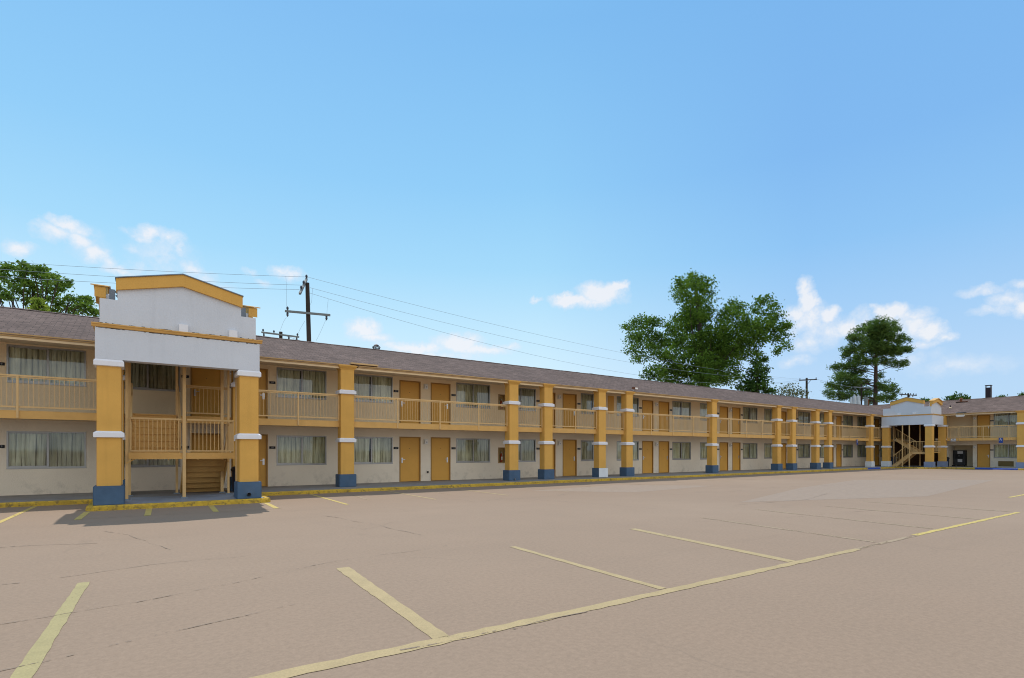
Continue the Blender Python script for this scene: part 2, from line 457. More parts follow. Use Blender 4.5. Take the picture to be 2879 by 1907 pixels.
# cracks
def crack(pts, w=.018):
    mb = MB(); prev = None; P = []
    for a, b in zip(pts[:-1], pts[1:]):
        L = math.hypot(b[0]-a[0], b[1]-a[1]); k = max(2, int(L/.25))
        for i in range(k):
            t = i/k; P.append((a[0]+(b[0]-a[0])*t + random.uniform(-.035,.035), a[1]+(b[1]-a[1])*t + random.uniform(-.035,.035)))
    P.append(pts[-1])
    for a, b in zip(P[:-1], P[1:]):
        ww = w*random.uniform(.35, 1.2); strip(mb, a, b, ww, ww, .0065)
    struct(mb.build('pavement_crack', M['crack']))
crack([(2.9,14.7),(3.5,12.6),(3.9,10.6),(4.1,8.7)], .022)
crack([(-3.2,11.3),(-1.6,11.35),(-.6,11.0)], .03)
crack([(-2.2,8.1),(-.9,8.2),(.1,8.5),(1.2,8.4)], .018)
crack([(-1.6,6.3),(-.5,6.35),(.7,6.7),(2.1,7.3),(4.0,7.5)], .016)
crack([(-1.2,4.95),(-.5,5.0),(.2,5.25),(1.3,5.5)], .018)
crack([(-.6,12.6),(-.2,11.8),(.1,10.6),(.35,9.6)], .014)
crack([(9.0,13.6),(11.6,13.9),(13.0,14.6)], .02)
crack([(14.5,13.0),(17.5,11.6),(22.0,11.9),(27.5,10.8)], .03)
crack([(13.6,8.6),(17.0,8.3),(20.5,9.2)], .022)
crack([(28,14.5),(33,13.2),(41,14.0)], .04)
crack([(12,6.3),(15.5,5.8)], .016); 
crack([(1.6,3.75),(2.6,3.69),(3.4,3.66)], .02)
# relaid patches of slightly paler concrete
def patch(pts): struct(MB().poly([(x,y,.002) for x, y in pts]).build('pavement_patch', M['patch']))
patch([(14.5,9.0),(21.5,6.6),(37,8.4),(31,12.6),(22.5,11.2)])
patch([(12.2,16.2),(17.6,16.9),(20.6,14.0),(14.9,13.4)])

# ------------------------------------------------------------------ shared building parts (built once, copied many times)
HOLD = thing('prototype_holder', 'x', 'x')      # removed again below
DW, DH = 1.05, 2.06
def make_door(flip):
    """origin: left bottom corner of the opening on the wall plane"""
    d = MB().box(.055, DW-.055, .05, .09, .01, DH-.05).mesh('door', M['door_paint'])
    o = link('door', d, HOLD)
    f = MB(); f.box(0, .055, -.012, .12, 0, DH); f.box(DW-.055, DW, -.012, .12, 0, DH); f.box(.055, DW-.055, -.012, .12, DH-.05, DH)
    link('door_frame', f.mesh('door_frame', M['door_trim']), o)
    hx = .15 if not flip else DW-.15; s = 1 if not flip else -1
    h = MB(); h.box(hx-.035, hx+.035, .035, .05, .86, 1.10); h.bar((hx, .02, 1.02), (hx+s*.13, .0, 1.02), .022, .022)
    h.tube([(hx, .05, 1.02), (hx, .005, 1.02)], .016, 8); h.tube([(hx, .04, .91), (hx, .02, .91)], .02, 8)
    link('door_handle', h.mesh('door_handle', M['steel'], 0), o)
    p = MB().tube([(DW/2, .052, 1.52), (DW/2, .042, 1.52)], .014, 8)
    link('peephole', p.mesh('peephole', M['dark']), o)
    return o
DOOR = [make_door(False), make_door(True)]
WW, WH = 1.95, 1.18
def make_window(seed):
    rnd = random.Random(seed)
    f = MB(); t = .045
    f.box(0, WW, -.012, .06, 0, t); f.box(0, WW, -.012, .06, WH-t, WH); f.box(0, t, -.012, .06, t, WH-t); f.box(WW-t, WW, -.012, .06, t, WH-t)
    mx = WW*.5
    f.box(mx-.025, mx+.03, .012, .055, t, WH-t)
    f.box(t, mx-.025, .03, .05, t, t+.03); f.box(t, mx-.025, .03, .05, WH-t-.03, WH-t)
    o = link('window', f.mesh('window', M['alu']), HOLD)
    gl = MB(); gl.quad((t,.042,t),(mx-.025,.042,t),(mx-.025,.042,WH-t),(t,.042,WH-t)); gl.quad((mx+.03,.048,t),(WW-t,.048,t),(WW-t,.048,WH-t),(mx+.03,.048,WH-t))
    link('pane', gl.mesh('pane', M['glass']), o)
    s = MB().box(-.01, WW+.01, -.02, 0.0, -.022, -.001); link('sill', s.mesh('sill', M['alu']), o)
    # pleated curtain, pleats of uneven depth and pitch
    c = MB(); x = -.04; pts = []
    gap = mx + rnd.uniform(-.05, .05); gw = rnd.choice([0, .0, .05])
    while x < WW+.04:
        p_ = rnd.uniform(.07, .13); v = rnd.uniform(.012, .028); dp = rnd.uniform(.05, .10)
        pts += [(x, .092+rnd.uniform(0,.01)), (x+p_*.5, .078), (x+p_, .094), (x+p_+v*.4, .09+dp), (x+p_+v*.7, .09+dp)]; x += p_+v
    n = 6
    def P(i, zz):
        x, y = pts[i]; drift = .012*math.sin(zz*3+seed+i*.7)
        return (x+drift, y + .01*math.sin(zz*5+i), zz)
    for i in range(len(pts)-1):
        if abs(pts[i][0]-gap) < gw: continue
        for j in range(n):
            z0 = -.05 + (WH+.1)*j/n; z1 = -.05 + (WH+.1)*(j+1)/n
            c.quad(P(i,z0), P(i+1,z0), P(i+1,z1), P(i,z1))
    link('curtain', c.mesh('curtain', M['curtain'], smooth=False), o)
    return o
WIN = [make_window(s) for s in (1, 2, 3, 4)]
def make_lamp():
    b = MB().box(-.11, .11, -.03, 0, 0, .25).mesh('wall_lamp', M['lamp_body'])
    o = link('wall_lamp', b, HOLD)
    l = MB().box(-.085, .085, -.11, -.03, .03, .22).mesh('lamp_cover', M['lamp_glass'], bevel=.015); link('lamp_cover', l, o)
    l = MB().box(-.03, .03, -.118, -.109, .07, .13).mesh('lamp_sensor', M['alu']); link('lamp_sensor', l, o)
    return o
LAMP = make_lamp()
def text_mesh(name, body, size, mat):
    cu = bpy.data.curves.new(name, 'FONT'); cu.body = body; cu.size = size; cu.align_x = 'CENTER'; cu.align_y = 'CENTER'
    cu.resolution_u = 2; cu.extrude = .001
    o = bpy.data.objects.new(name, cu); COL.objects.link(o)
    dg = bpy.context.evaluated_depsgraph_get(); me = bpy.data.meshes.new_from_object(o.evaluated_get(dg))
    bpy.data.objects.remove(o); bpy.data.curves.remove(cu)
    me.transform(Matrix.Rotation(math.pi/2, 4, 'X')); me.name = name
    me.materials.clear(); me.materials.append(mat)
    return me
PLAQUE_ME = MB().box(-.115, .115, -.02, 0, -.05, .05).mesh('room_plaque', M['dark'], bevel=.008)
def plaque(root, x, y, z, num):
    o = link('room_plaque', PLAQUE_ME, root, (x, y, z))
    link('number', text_mesh('number', str(num), .085, M['sign_grey']), o, (0, -.021, 0))
    return o

# wall with openings: list of (x0,x1,z0,z1)
def wall(name, root, mat, x0, x1, z0, z1, y, holes, reveal=.13):
    mb = MB()
    xs = sorted(set([x0, x1] + [h[0] for h in holes] + [h[1] for h in holes]))
    for a, b in zip(xs[:-1], xs[1:]):
        if b-a < 1e-6: continue
        mid = (a+b)/2; hs = sorted([h for h in holes if h[0] < mid < h[1]], key=lambda h: h[2]); z = z0
        for h in hs:
            if h[2] > z: mb.quad((a,y,z),(b,y,z),(b,y,h[2]),(a,y,h[2]))
            z = h[3]
        if z < z1: mb.quad((a,y,z),(b,y,z),(b,y,z1),(a,y,z1))
    for h in holes:
        a, b, c, d = h[:4]; r = y + (h[4] if len(h) > 4 else reveal)
        mb.quad((a,y,c),(a,r,c),(a,r,d),(a,y,d)); mb.quad((b,y,d),(b,r,d),(b,r,c),(b,y,c))
        mb.quad((a,y,d),(a,r,d),(b,r,d),(b,y,d))
        if c > z0+.01: mb.quad((a,y,c),(b,y,c),(b,r,c),(a,r,c))
    return mb.build(name, mat, root)

Z2 = 2.70                       # upper walkway level
def column(root, x, w=.53, d=.40, base='blue_base', ztop=4.86, bands=((1.86,2.03),(3.74,3.91)), y=0, white_front=False, capital=True):
    s = MB().box(x, x+w, y, y+d, .60, ztop).build('column', M['yellow_stucco'], root, bevel=.012)
    b = MB().box(x-.07, x+w+.07, y-.07, y+d+.07, ZW, .615).build('column_base', M[base], s, bevel=.018)
    if white_front:
        MB().box(x-.068, x+w+.072, y-.078, y-.068, ZW+.01, .61).build('base_face', M['white_base'], s)
    for z0, z1 in bands:
        zm = .045
        m = MB(); e = .065
        prof = [(0,z0),(e,z0+.01),(e,z1-zm),(0,z1)]
        pts = []
        n = len(m.v)
        ring = lambda q, z: [(x-q,y-q,z),(x+w+q,y-q,z),(x+w+q,y+d+q,z),(x-q,y+d+q,z)]
        for q, z in prof: m.v += ring(q, z)
        for i in range(len(prof)-1):
            for k in range(4):
                k2 = (k+1) % 4; a = n+i*4
                m.f.append((a+k, a+k2, a+4+k2, a+4+k))
        m.build('column_band', M['white_trim'], s)
    if capital:
        m = MB()
        ring = lambda q, z: [(x-q,y-q,z),(x+w+q,y-q,z),(x+w+q,y+d,z),(x-q,y+d,z)]
        prof = [(.002,ztop-.17),(.03,ztop-.12),(.05,ztop-.10),(.10,ztop-.03),(.10,ztop)]
        for q, z in prof: m.v += ring(q, z)
        for i in range(len(prof)-1):
            for k in range(4):
                k2 = (k+1) % 4; a = i*4
                m.f.append((a+k, a+k2, a+4+k2, a+4+k))
        e = (len(prof)-1)*4; m.f.append((e,e+1,e+2,e+3))
        m.build('column_capital', M['yellow_stucco'], s)
    return s

def railing(root, x0, x1, posts, y=.207, z=Z2):
    r = MB(); r.box(x0, x1, y-.025, y+.035, z+.985, z+1.035); r.box(x0, x1, y-.012, y+.022, z+.945, z+.975)
    r.box(x0, x1, y-.018, y+.022, z+.08, z+.125)
    stops = [x0] + sorted(p for p in posts if x0 < p < x1) + [x1]
    for a, b in zip(stops[:-1], stops[1:]):
        k = max(1, round((b-a)/.115))
        for i in range(1, k):
            x = a+(b-a)*i/k; r.box(x-.0068, x+.0068, y-.006, y+.008, z+.122, z+.95)
    o = r.build('railing', M['rail_paint'], root)
    for p in [x0+.03] + list(stops[1:-1]) + [x1-.03]:
        end = p in (x0+.03, x1-.03)
        MB().box(p-.027, p+.027, y-.055, y-.027, z-.22 if not end else z+.0, z+1.0).build('railing_post', M['rail_paint'], o)
    return o

def room_pair(root, c, wy, nums, seed, left=True, right=True, fl=(0, 1), dl=True, dr=True):
    """two mirrored rooms on each floor; returns wall openings"""
    H = ([], [])
    for f in fl:
        z = ZW if f == 0 else Z2
        wz = .97 if f == 0 else 3.69
        rn = random.Random(seed*7+f)
        if left:
            copy_tree(WIN[rn.randrange(4)], root, (c-3.58, wy, wz)); H[f].append((c-3.58, c-3.58+WW, wz, wz+WH))
        if right:
            copy_tree(WIN[rn.randrange(4)], root, (c+1.63, wy, wz)); H[f].append((c+1.63, c+1.63+WW, wz, wz+WH))
        if dl:
            copy_tree(DOOR[0], root, (c-1.31, wy, z)); H[f].append((c-1.31, c-1.31+DW, z, z+DH))
            plaque(root, c-1.475, wy, z+1.54, nums[f][0])
        if dr:
            copy_tree(DOOR[1], root, (c+.26, wy, z)); H[f].append((c+.26, c+.26+DW, z, z+DH))
            plaque(root, c+1.475, wy, z+1.54, nums[f][1])
        if dl and dr: copy_tree(LAMP, root, (c, wy, z+1.72))
    return H

def ext_x(mb, prof, x0, x1):      # profile in (y,z) extruded along x
    mb.prism([(x0, y, z) for y, z in prof], (x1-x0, 0, 0))

# ------------------------------------------------------------------ long wing
L = thing('motel_wing', 'long two storey motel wing with yellow columns and brown shingle roof', 'building', (0, CY, 0))
WYL = WY - CY
EY = .02; EZ = 4.90; RY = 3.85; RZ = 6.38      # eave and ridge, local y
X0, X1 = -12.0, 66.0
H0, H1 = [], []
cs = [-5.12, 2.76, 10.90, 19.03, 27.15, 35.33, 43.46, 51.59, 59.75]
for i, c in enumerate(cs):
    a = room_pair(L, c, WYL, (((121-2*i), (119-2*i)), ((221-2*i), (219-2*i))), i+3)
    H0 += a[0]; H1 += a[1]
cabs = [(15.0, .94), (15.0, 3.67)]
H0.append((15.0, 15.4, .94, 1.68)); H1.append((15.0, 15.4, 3.67, 4.41))
wall('ground_floor_wall', L, M['wall_stucco'], X0, X1, ZW, 2.50, WYL, H0)
wall('upper_floor_wall', L, M['upper_stucco'], X0, X1, 2.50, 4.93, WYL, H1)
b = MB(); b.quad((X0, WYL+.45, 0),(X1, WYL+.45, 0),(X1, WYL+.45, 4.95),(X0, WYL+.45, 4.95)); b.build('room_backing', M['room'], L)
b = MB(); b.box(X0, X1, 7.6, 7.8, 0, 4.9); b.box(X0, X0+.2, WYL+.01, 7.59, 0, 4.9); b.build('rear_wall', M['wall_stucco'], L)
MB().quad((X0, WYL-.001, 4.93),(X0, 7.8, 4.93),(X0, RY, RZ-.1),(X0, RY, RZ-.1)).build('gable_infill', M['upper_stucco'], L)
MB().box(10.96, 11.03, WYL-.05, WYL-.001, .50, .58).build('wall_outlet', M['dark'], L)
# utility panel on the upper floor between two windows
MB().box(22.84, 23.30, WYL-.03, WYL-.002, 3.78, 4.84).build('utility_panel', M['door_paint'], L)
# upper walkway slab and its edge board
MB().box(X0, X1, .22, WYL-.002, 2.52, Z2-.02).build('balcony_slab', M['soffit'], L)
cols = [6.31, 14.26, 16.37, 20.09, 22.21, 30.16, 38.05, 40.16, 43.83, 45.95, 53.86]
edges = [(-12, -1.0)] ; prev = 3.12
for c in cols: edges.append((prev, c)); prev = c+.53
edges.append((prev, 59.3))
edges.insert(1, (-.44, 2.56))
fb = MB()
for a, c in edges: fb.box(a, c, .18, .22, 2.46, 2.67); fb.box(a, c, .178, .26, 2.671, 2.695)
fb.build('balcony_fascia', M['yellow_paint'], L)
MB().box(X0, X1, .262, WYL-.003, Z2-.019, Z2).build('balcony_floor', M['slab'], L)
posts = [-10.9,-8.9,-6.9,-4.95,-2.97, 4.78, 8.72, 10.68, 12.66, 18.58, 24.5, 26.45, 28.4, 32.35, 34.3, 36.3, 42.25, 48.1, 50.05, 52.0, 55.75]
for a, c in edges:
    if a < -.3 and a > -1: continue
    railing(L, a, min(c, 57.3), posts)
railing(L, 1.15, 2.5, [])
for c in cols:
    wh = abs(c-20.09) < .01; wb = abs(c-53.86) < .01
    column(L, c, base='white_base' if wb else 'blue_base', white_front=wh)
column(L, -1.0, base='blue_base'); column(L, 2.58, base='blue_base'); column(L, -9.6)
# drain pipes poking out of two column bases
MB().tube([(14.5,-.06,.22),(14.5,-.14,.20)], .035, 10).build('drain_spout', M['steel'], L)
# soffit, gutter, fascia strip
s = MB(); s.quad((X0, EY+.06, 4.765),(59.3, EY+.06, 4.765),(59.3, WYL, 4.925),(X0, WYL, 4.925)); s.build('soffit', M['soffit'], L)
g1 = MB()
for a, c in ((X0, 6.9), (7.0, 14.2), (14.22, 59.0)):
    ext_x(g1, [(EY+.05,4.805),(EY-.02,4.81),(EY-.04,4.84),(EY-.065,4.875),(EY-.065,4.89),(EY+.05,4.89)], a, c)
g1.build('gutter', M['gutter'], L)
g2 = MB(); ext_x(g2, [(EY+.05,4.73),(EY+.01,4.73),(EY+.01,4.804),(EY+.05,4.804)], X0, 59.05); g2.build('fascia_strip', M['fascia_strip'], L)
MB().box(6.68, 7.78, EY-.13, EY+.14, 4.925, 4.985).build('gutter_cover', M['gutter'], L)
# roof
P = .368
r = MB()
def slab(mb, pts, t=.06):
    mb.prism([(x,y,z) for x,y,z in pts], (0,0,-t))
CXL = 59.35; RXW = 63.18
slab(r, [(X0-.3, EY-.05, EZ),(CXL, EY-.05, EZ),(RXW, RY, RZ),(X0-.3, RY, RZ)])
slab(r, [(X0-.3, RY, RZ),(RXW, RY, RZ),(67.3, RY+4.15, EZ),(X0-.3, RY+4.15, EZ)])
roof = r.build('roof', M['shingles'], L)
rc = MB()
for i in range(int((RXW-X0)/.3)):
    x = X0+i*.3; j = random.uniform(-.006,.006); rc.prism([(x, RY-.14, RZ-.035+j),(x, RY, RZ+.022+j),(x, RY+.14, RZ-.035+j),(x, RY, RZ-.01)], (.292,0,0))
rc.build('ridge_cap', M['shingles'], roof)
# turbine vent and low vent on the far side of the ridge
tv = MB(); tv.lathe([(.10,-.2),(.10,.05),(.13,.07)], (9.35, RY+.45, RZ+.02), 14)
for k in range(16):
    t = 2*math.pi*k/16; c0 = Vector((9.35, RY+.45, RZ+.08))
    tv.bar(c0+Vector((.13*math.cos(t), .13*math.sin(t), 0)), c0+Vector((.19*math.cos(t+.3), .19*math.sin(t+.3), .13)), .03, .01)
    tv.bar(c0+Vector((.19*math.cos(t+.3), .19*math.sin(t+.3), .13)), c0+Vector((.06*math.cos(t+.4), .06*math.sin(t+.4), .24)), .03, .01)
tv.lathe([(.12,.22),(.02,.27)], (9.35, RY+.45, RZ+.08), 14)
tv.build('turbine_vent', M['chimney'], roof)
MB().lathe([(.16,-.1),(.16,.10),(.20,.11),(.20,.16),(.05,.20)], (23.35, RY+.3, RZ-.1), 14).build('roof_vent', M['grey_flash'], roof)
MB().lathe([(.14,-.1),(.14,.06),(.18,.07),(.16,.13)], (33.6, RY+.3, RZ-.08), 14).build('roof_vent', M['grey_flash'], roof)
# closing wall at the end of the corner passage
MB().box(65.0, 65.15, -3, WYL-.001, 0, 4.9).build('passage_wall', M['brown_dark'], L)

# ------------------------------------------------------------------ cross wing (local x runs towards the camera side)
W = thing('motel_wing', 'short cross wing of the motel at the right with an open alcove', 'building', (CXW, CY, 0), -math.pi/2)
WXL = WX - CXW
ax0, ax1 = 3.49, 5.24
H0 = [(ax0, ax1, ZW, 2.08, 1.7)]; H1 = [(ax0-.0, ax1, Z2, 4.86, .5)]
dscale = .86
for f in (0, 1):
    z = ZW if f == 0 else Z2; wz = .95 if f == 0 else 3.67
    H = (H0, H1)[f]
    d = copy_tree(DOOR[1], W, (5.54, WXL, z)); d.scale = (dscale, 1, 1); H.append((5.54, 5.54+DW*dscale, z, z+DH))
    plaque(W, 6.55, WXL, z+1.52, (102, 202)[f])
    copy_tree(WIN[f*2], W, (6.67, WXL, wz)); H.append((6.67, 6.67+WW, wz, wz+WH))
    for x in (3.26, 5.38): copy_tree(LAMP, W, (x, WXL, z+1.68))
for i, c in enumerate((13.6, 21.7)):
    a = room_pair(W, c, WXL, (((103+2*i), (105+2*i)), ((203+2*i), (205+2*i))), i+31)
    H0 += a[0]; H1 += a[1]
H0.append((7.0, 7.95, .24, .64, .05))
wall('ground_floor_wall', W, M['wall_stucco'], 3.0, 26, ZW, 2.50, WXL, H0)
wall('upper_floor_wall', W, M['upper_stucco'], 3.0, 26, 2.50, 4.93, WXL, H1)
b = MB(); b.quad((5.4, WXL+.45, 0),(26, WXL+.45, 0),(26, WXL+.45, 4.95),(5.4, WXL+.45, 4.95))
b.quad((3.0, WXL+1.7, 0),(5.4, WXL+1.7, 0),(5.4, WXL+1.7, 2.5),(3.0, WXL+1.7, 2.5))
b.build('room_backing', M['upper_stucco'], W)
MB().quad((3.0, WXL+.5, 2.6),(5.4, WXL+.5, 2.6),(5.4, WXL+.5, 4.93),(3.0, WXL+.5, 4.93)).build('alcove_wall', M['upper_stucco'], W)
MB().box(2.85, 2.999, WXL, 5.6, 0, 4.93).build('return_wall', M['wall_stucco'], W)
b = MB(); b.box(3, 26, 5.6, 5.75, 0, 4.9); b.build('rear_wall', M['wall_stucco'], W)
MB().box(3.05, 26, .22, WXL-.002, 2.52, Z2-.02).build('balcony_slab', M['soffit'], W)
MB().box(3.05, 26, .262, WXL-.003, Z2-.019, Z2).build('balcony_floor', M['slab'], W)
wcols = [8.60, 16.7, 24.8]
fb = MB()
we = [(3.9, 8.6), (9.13, 16.7), (17.23, 24.8)]
for a, c in we: fb.box(a, c, .18, .22, 2.46, 2.67); fb.box(a, c, .178, .26, 2.671, 2.695)
fb.build('balcony_fascia', M['yellow_paint'], W)
for a, c in we: railing(W, a, c, [4.76, 6.41, 8.07, 11.1, 13.0, 15.0, 19, 21, 23])
for c in wcols: column(W, c, base='pale_blue_base')
column(W, 3.30, base='pale_blue_base', capital=False)
s = MB(); s.quad((.1, EY+.06, 4.765),(26, EY+.06, 4.765),(26, WXL, 4.925),(.1, WXL, 4.925)); s.build('soffit', M['soffit'], W)
g1 = MB(); ext_x(g1, [(EY+.05,4.805),(EY-.02,4.81),(EY-.04,4.84),(EY-.065,4.875),(EY-.065,4.89),(EY+.05,4.89)], .3, 26); g1.build('gutter', M['gutter'], W)
g2 = MB(); ext_x(g2, [(EY+.05,4.73),(EY+.01,4.73),(EY+.01,4.804),(EY+.05,4.804)], .3, 26); g2.build('fascia_strip', M['fascia_strip'], W)
MB().box(4.6, 5.3, EY-.16, EY+.14, 4.955, 4.985).build('gutter_cover', M['sign_grey'], W)
r = MB()
slab(r, [(-.02, EY-.05, EZ),(26, EY-.05, EZ),(26, RY, RZ),(-RY, RY, RZ)])
slab(r, [(-RY, RY, RZ),(26, RY, RZ),(26, RY+4.15, EZ),(-8.0, RY+4.15, EZ)])
wroof = r.build('roof', M['shingles'], W)
rc = MB()
for i in range(int(26/.3)+13):
    x = -3.8+i*.3; j = random.uniform(-.006,.006); rc.prism([(x, RY-.14, RZ-.035+j),(x, RY, RZ+.022+j),(x, RY+.14, RZ-.035+j),(x, RY, RZ-.01)], (.292,0,0))
rc.build('ridge_cap', M['shingles'], wroof)
def zr(y): return EZ + (y-EY)*(RZ-EZ)/(RY-EY)
# flues and vents standing on this roof
ch = MB(); ch.box(5.56, 5.94, 4.35, 4.73, 6.1, 7.38)
for dx in (5.565, 5.895):
    for dy in (4.355, 4.685): ch.box(dx, dx+.04, dy, dy+.04, 7.38, 7.56)
ch.box(5.53, 5.97, 4.32, 4.76, 7.56, 7.61)
ch.build('metal_chimney', M['chimney'], wroof)
v = MB(); v.lathe([(.10,0),(.10,.32)], (4.1, 3.2, zr(3.2)-.05), 12); v.lathe([(.16,.32),(.16,.36),(.04,.42)], (4.1, 3.2, zr(3.2)-.05), 12); v.build('vent_pipe', M['rust'], wroof)
MB().box(3.75, 4.6, 2.95, 3.45, zr(3.2)-.02, zr(3.2)+.02).build('vent_flashing', M['rust'], wroof).rotation_euler = (0,0,0)
v = MB(); v.lathe([(.04,0),(.04,.26)], (3.75, 1.6, zr(1.6)-.03), 10); v.build('vent_pipe', M['dark'], wroof)
v = MB(); v.lathe([(.14,0),(.10,.03),(.07,.06)], (3.75, 1.6, zr(1.6)-.01), 12); v.build('vent_flashing', M['fascia_strip'], wroof)
v = MB(); v.lathe([(.18,0),(.18,.25),(.24,.26),(.24,.30),(.05,.36)], (.2, 4.1, RZ-.1), 12); v.build('roof_vent', M['rust'], wroof)
v = MB(); v.lathe([(.09,0),(.09,.3)], (-1.6, 4.0, RZ-.1), 12); v.build('vent_pipe', M['dark'], wroof)
# through-wall air conditioner grille
ac = MB(); ac.box(7.0, 7.95, WXL+.02, WXL+.045, .24, .64)
for k in range(9): ac.box(7.0, 7.95, WXL-.012, WXL+.02, .255+k*.042, .272+k*.042)
ac.box(6.97, 7.0, WXL-.02, WXL+.03, .21, .67); ac.box(7.95, 7.98, WXL-.02, WXL+.03, .21, .67); ac.box(7.0, 7.95, WXL-.02, WXL+.03, .21, .24); ac.box(7.0, 7.95, WXL-.02, WXL+.03, .64, .67)
ac.build('air_conditioner_grille', M['ac_grille'], W)

# ------------------------------------------------------------------ porticos
def portico(root, side_gable, gw, bases, right_spout, rear_y, clad_y, gx=0.0, gables=(-1, 1)):
    HW = 1.92
    # pillars
    for x, bs in ((-1.89, bases[0]), (1.39, bases[1])):
        column(root, x, w=.51, d=.52, base=bs, ztop=3.73, bands=((1.86,2.03),), y=.03, capital=False)
        m = MB(); q0 = .06
        ring = lambda q, z: [(x-q,.03-q,z),(x+.51+q,.03-q,z),(x+.51+q,.55+q,z),(x-q,.55+q,z)]
        for q, z in ((.0,3.70),(q0,3.715),(q0,3.83),(.02,3.885)): m.v += ring(q, z)
        for i in range(3):
            for k in range(4):
                k2 = (k+1) % 4; m.f.append((i*4+k, i*4+k2, i*4+4+k2, i*4+4+k))
        m.f.append((12,13,14,15)); m.build('pillar_cap', M['white_trim'], root)
    # beam band on three sides
    bm_ = MB(); z0, z1 = 3.885, 4.69
    bm_.box(-HW, HW, 0, .36, z0, z1); bm_.box(-HW, -HW+.30, .36, rear_y, z0, z1); bm_.box(HW-.30, HW, .36, rear_y, z0, z1)
    bm_.build('beam', M['white_stucco'], root)
    MB().box(-HW+.30, HW-.30, .36, rear_y, 4.45, 4.5).build('ceiling', M['door_trim'], root)
    # crown moulding
    tr = MB()
    prof = [(.0,4.69),(.025,4.70),(.045,4.745),(.07,4.765),(.07,4.79),(-.12,4.80)]
    tr.prism([(-HW-.07, -p[0], p[1]) for p in prof], (2*HW+.14, 0, 0))
    for s in (-1, 1): tr.prism([(s*(HW+p[0]), .0, p[1]) for p in prof], (0, rear_y, 0))
    tr.build('cornice', M['yellow_paint'], root)
    if not right_spout:
        jg = MB()  # jagged dark strips, a painted-in shadow line above and below the cornice
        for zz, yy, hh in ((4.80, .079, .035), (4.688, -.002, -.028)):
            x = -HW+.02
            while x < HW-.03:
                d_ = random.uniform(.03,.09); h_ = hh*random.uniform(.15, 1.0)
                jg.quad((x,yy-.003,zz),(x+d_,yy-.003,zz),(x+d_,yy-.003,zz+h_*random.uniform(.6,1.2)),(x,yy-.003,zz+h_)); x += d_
        jg.build('cornice_shadow_strip', M['wood_dark'], root)
    # roof deck of the portico, behind the parapets
    MB().box(-HW+.15, HW-.15, .2, clad_y, 4.70, 4.74).build('flat_roof', M['shingles'], root)
    # front parapet with low shoulders and a wide gable
    PW = 1.83; a, bx_ = -gw+gx, gw+gx
    f = MB(); f.prism([(-PW,.08,4.80),(PW,.08,4.80),(PW,.08,5.45),(bx_,.08,5.45),(bx_,.08,5.73),(gx,.08,6.07),(a,.08,5.72),(a,.08,5.45),(-PW,.08,5.45)], (0,.20,0))
    f.build('front_parapet', M['white_stucco'], root)
    cp = MB(); cp.prism([(a-.03,-.0,5.70),(gx,-.0,6.05),(bx_+.03,-.0,5.70),(bx_+.03,-.0,6.01),(gx,-.0,6.37),(a-.03,-.0,6.0)], (0,.34,0))
    cp.build('gable_coping', M['yellow_stucco'], root)
    cf = MB(); cf.prism([(a-.05,-.03,6.0),(gx,-.03,6.37),(bx_+.05,-.03,6.01),(bx_+.05,-.03,6.035),(gx,-.03,6.395),(a-.05,-.03,6.025)], (0,.40,0))
    cf.build('coping_flashing', M['grey_flash'], root)
    MB().box(a+.02, bx_-.02, .281, .30, 4.8, 5.68).build('parapet_backing', M['grey_flash'], root)
    # side parapets with small gables
    g0, g1_, ga = side_gable
    for s in (-1, 1):
        sx = s*PW; ix = s*(PW-.16)
        if s not in gables:
            MB().prism([(sx,.281,4.80),(sx,clad_y,4.80),(sx,clad_y,5.45),(sx,.281,5.45)], (ix-sx,0,0)).build('side_parapet', M['white_stucco'], root)
            continue
        sp = MB(); sp.prism([(sx,.281,4.80),(sx,clad_y,4.80),(sx,clad_y,5.45),(sx,g1_,5.45),(sx,g1_,5.72),(sx,ga,5.98),(sx,g0,5.72),(sx,g0,5.45),(sx,.281,5.45)], (ix-sx,0,0))
        sp.build('side_parapet', M['white_stucco'], root)
        o0, o1 = s*(PW+.14), s*(PW-.10)
        k = MB(); k.prism([(o0,g0-.06,5.62),(o0,g0-.06,5.90),(o0,ga,6.17),(o0,g1_+.06,5.90),(o0,g1_+.06,5.62),(o0,ga,5.90)], (o1-o0,0,0))
        k.prism([(s*(PW+.02),g0-.05,5.455),(s*(PW+.02),g0-.05,5.62),(s*(PW+.02),g0+.02,5.62),(s*(PW+.02),g0+.02,5.455)], (-s*.12,0,0))
        k.build('side_gable_coping', M['yellow_stucco'], root)
        k = MB(); k.prism([(s*(PW+.22),g0-.1,5.90),(s*(PW+.22),ga,6.175),(s*(PW+.22),g1_+.1,5.90),(s*(PW+.22),g1_+.1,5.93),(s*(PW+.22),ga,6.21),(s*(PW+.22),g0-.1,5.93)], (-s*.38,0,0))
        k.build('coping_board', M['yellow_paint'], root)
        if right_spout: continue
        k = MB(); k.box(min(s*(PW-.17),s*(PW-.30)), max(s*(PW-.17),s*(PW-.30)), g0, g0+.05, 5.3, 5.88)
        k.bar((s*(PW-.3), g0+.05, 5.85), (s*(PW-.75), g0+.05, 5.40), .05, .05); k.bar((s*(PW-.3), g0+.7, 5.9), (s*(PW-.75), g0+.7, 5.40), .05, .05)
        k.build('gable_brace', M['grey_flash'], root)
    # small access hatches above the cornice
    for x in ((-.04, 1.18) if not right_spout else (-.6, .55)):
        MB().box(x-.06, x+.15, -.01, .079, 4.80, 5.0).build('scupper', M['white_trim'], root)

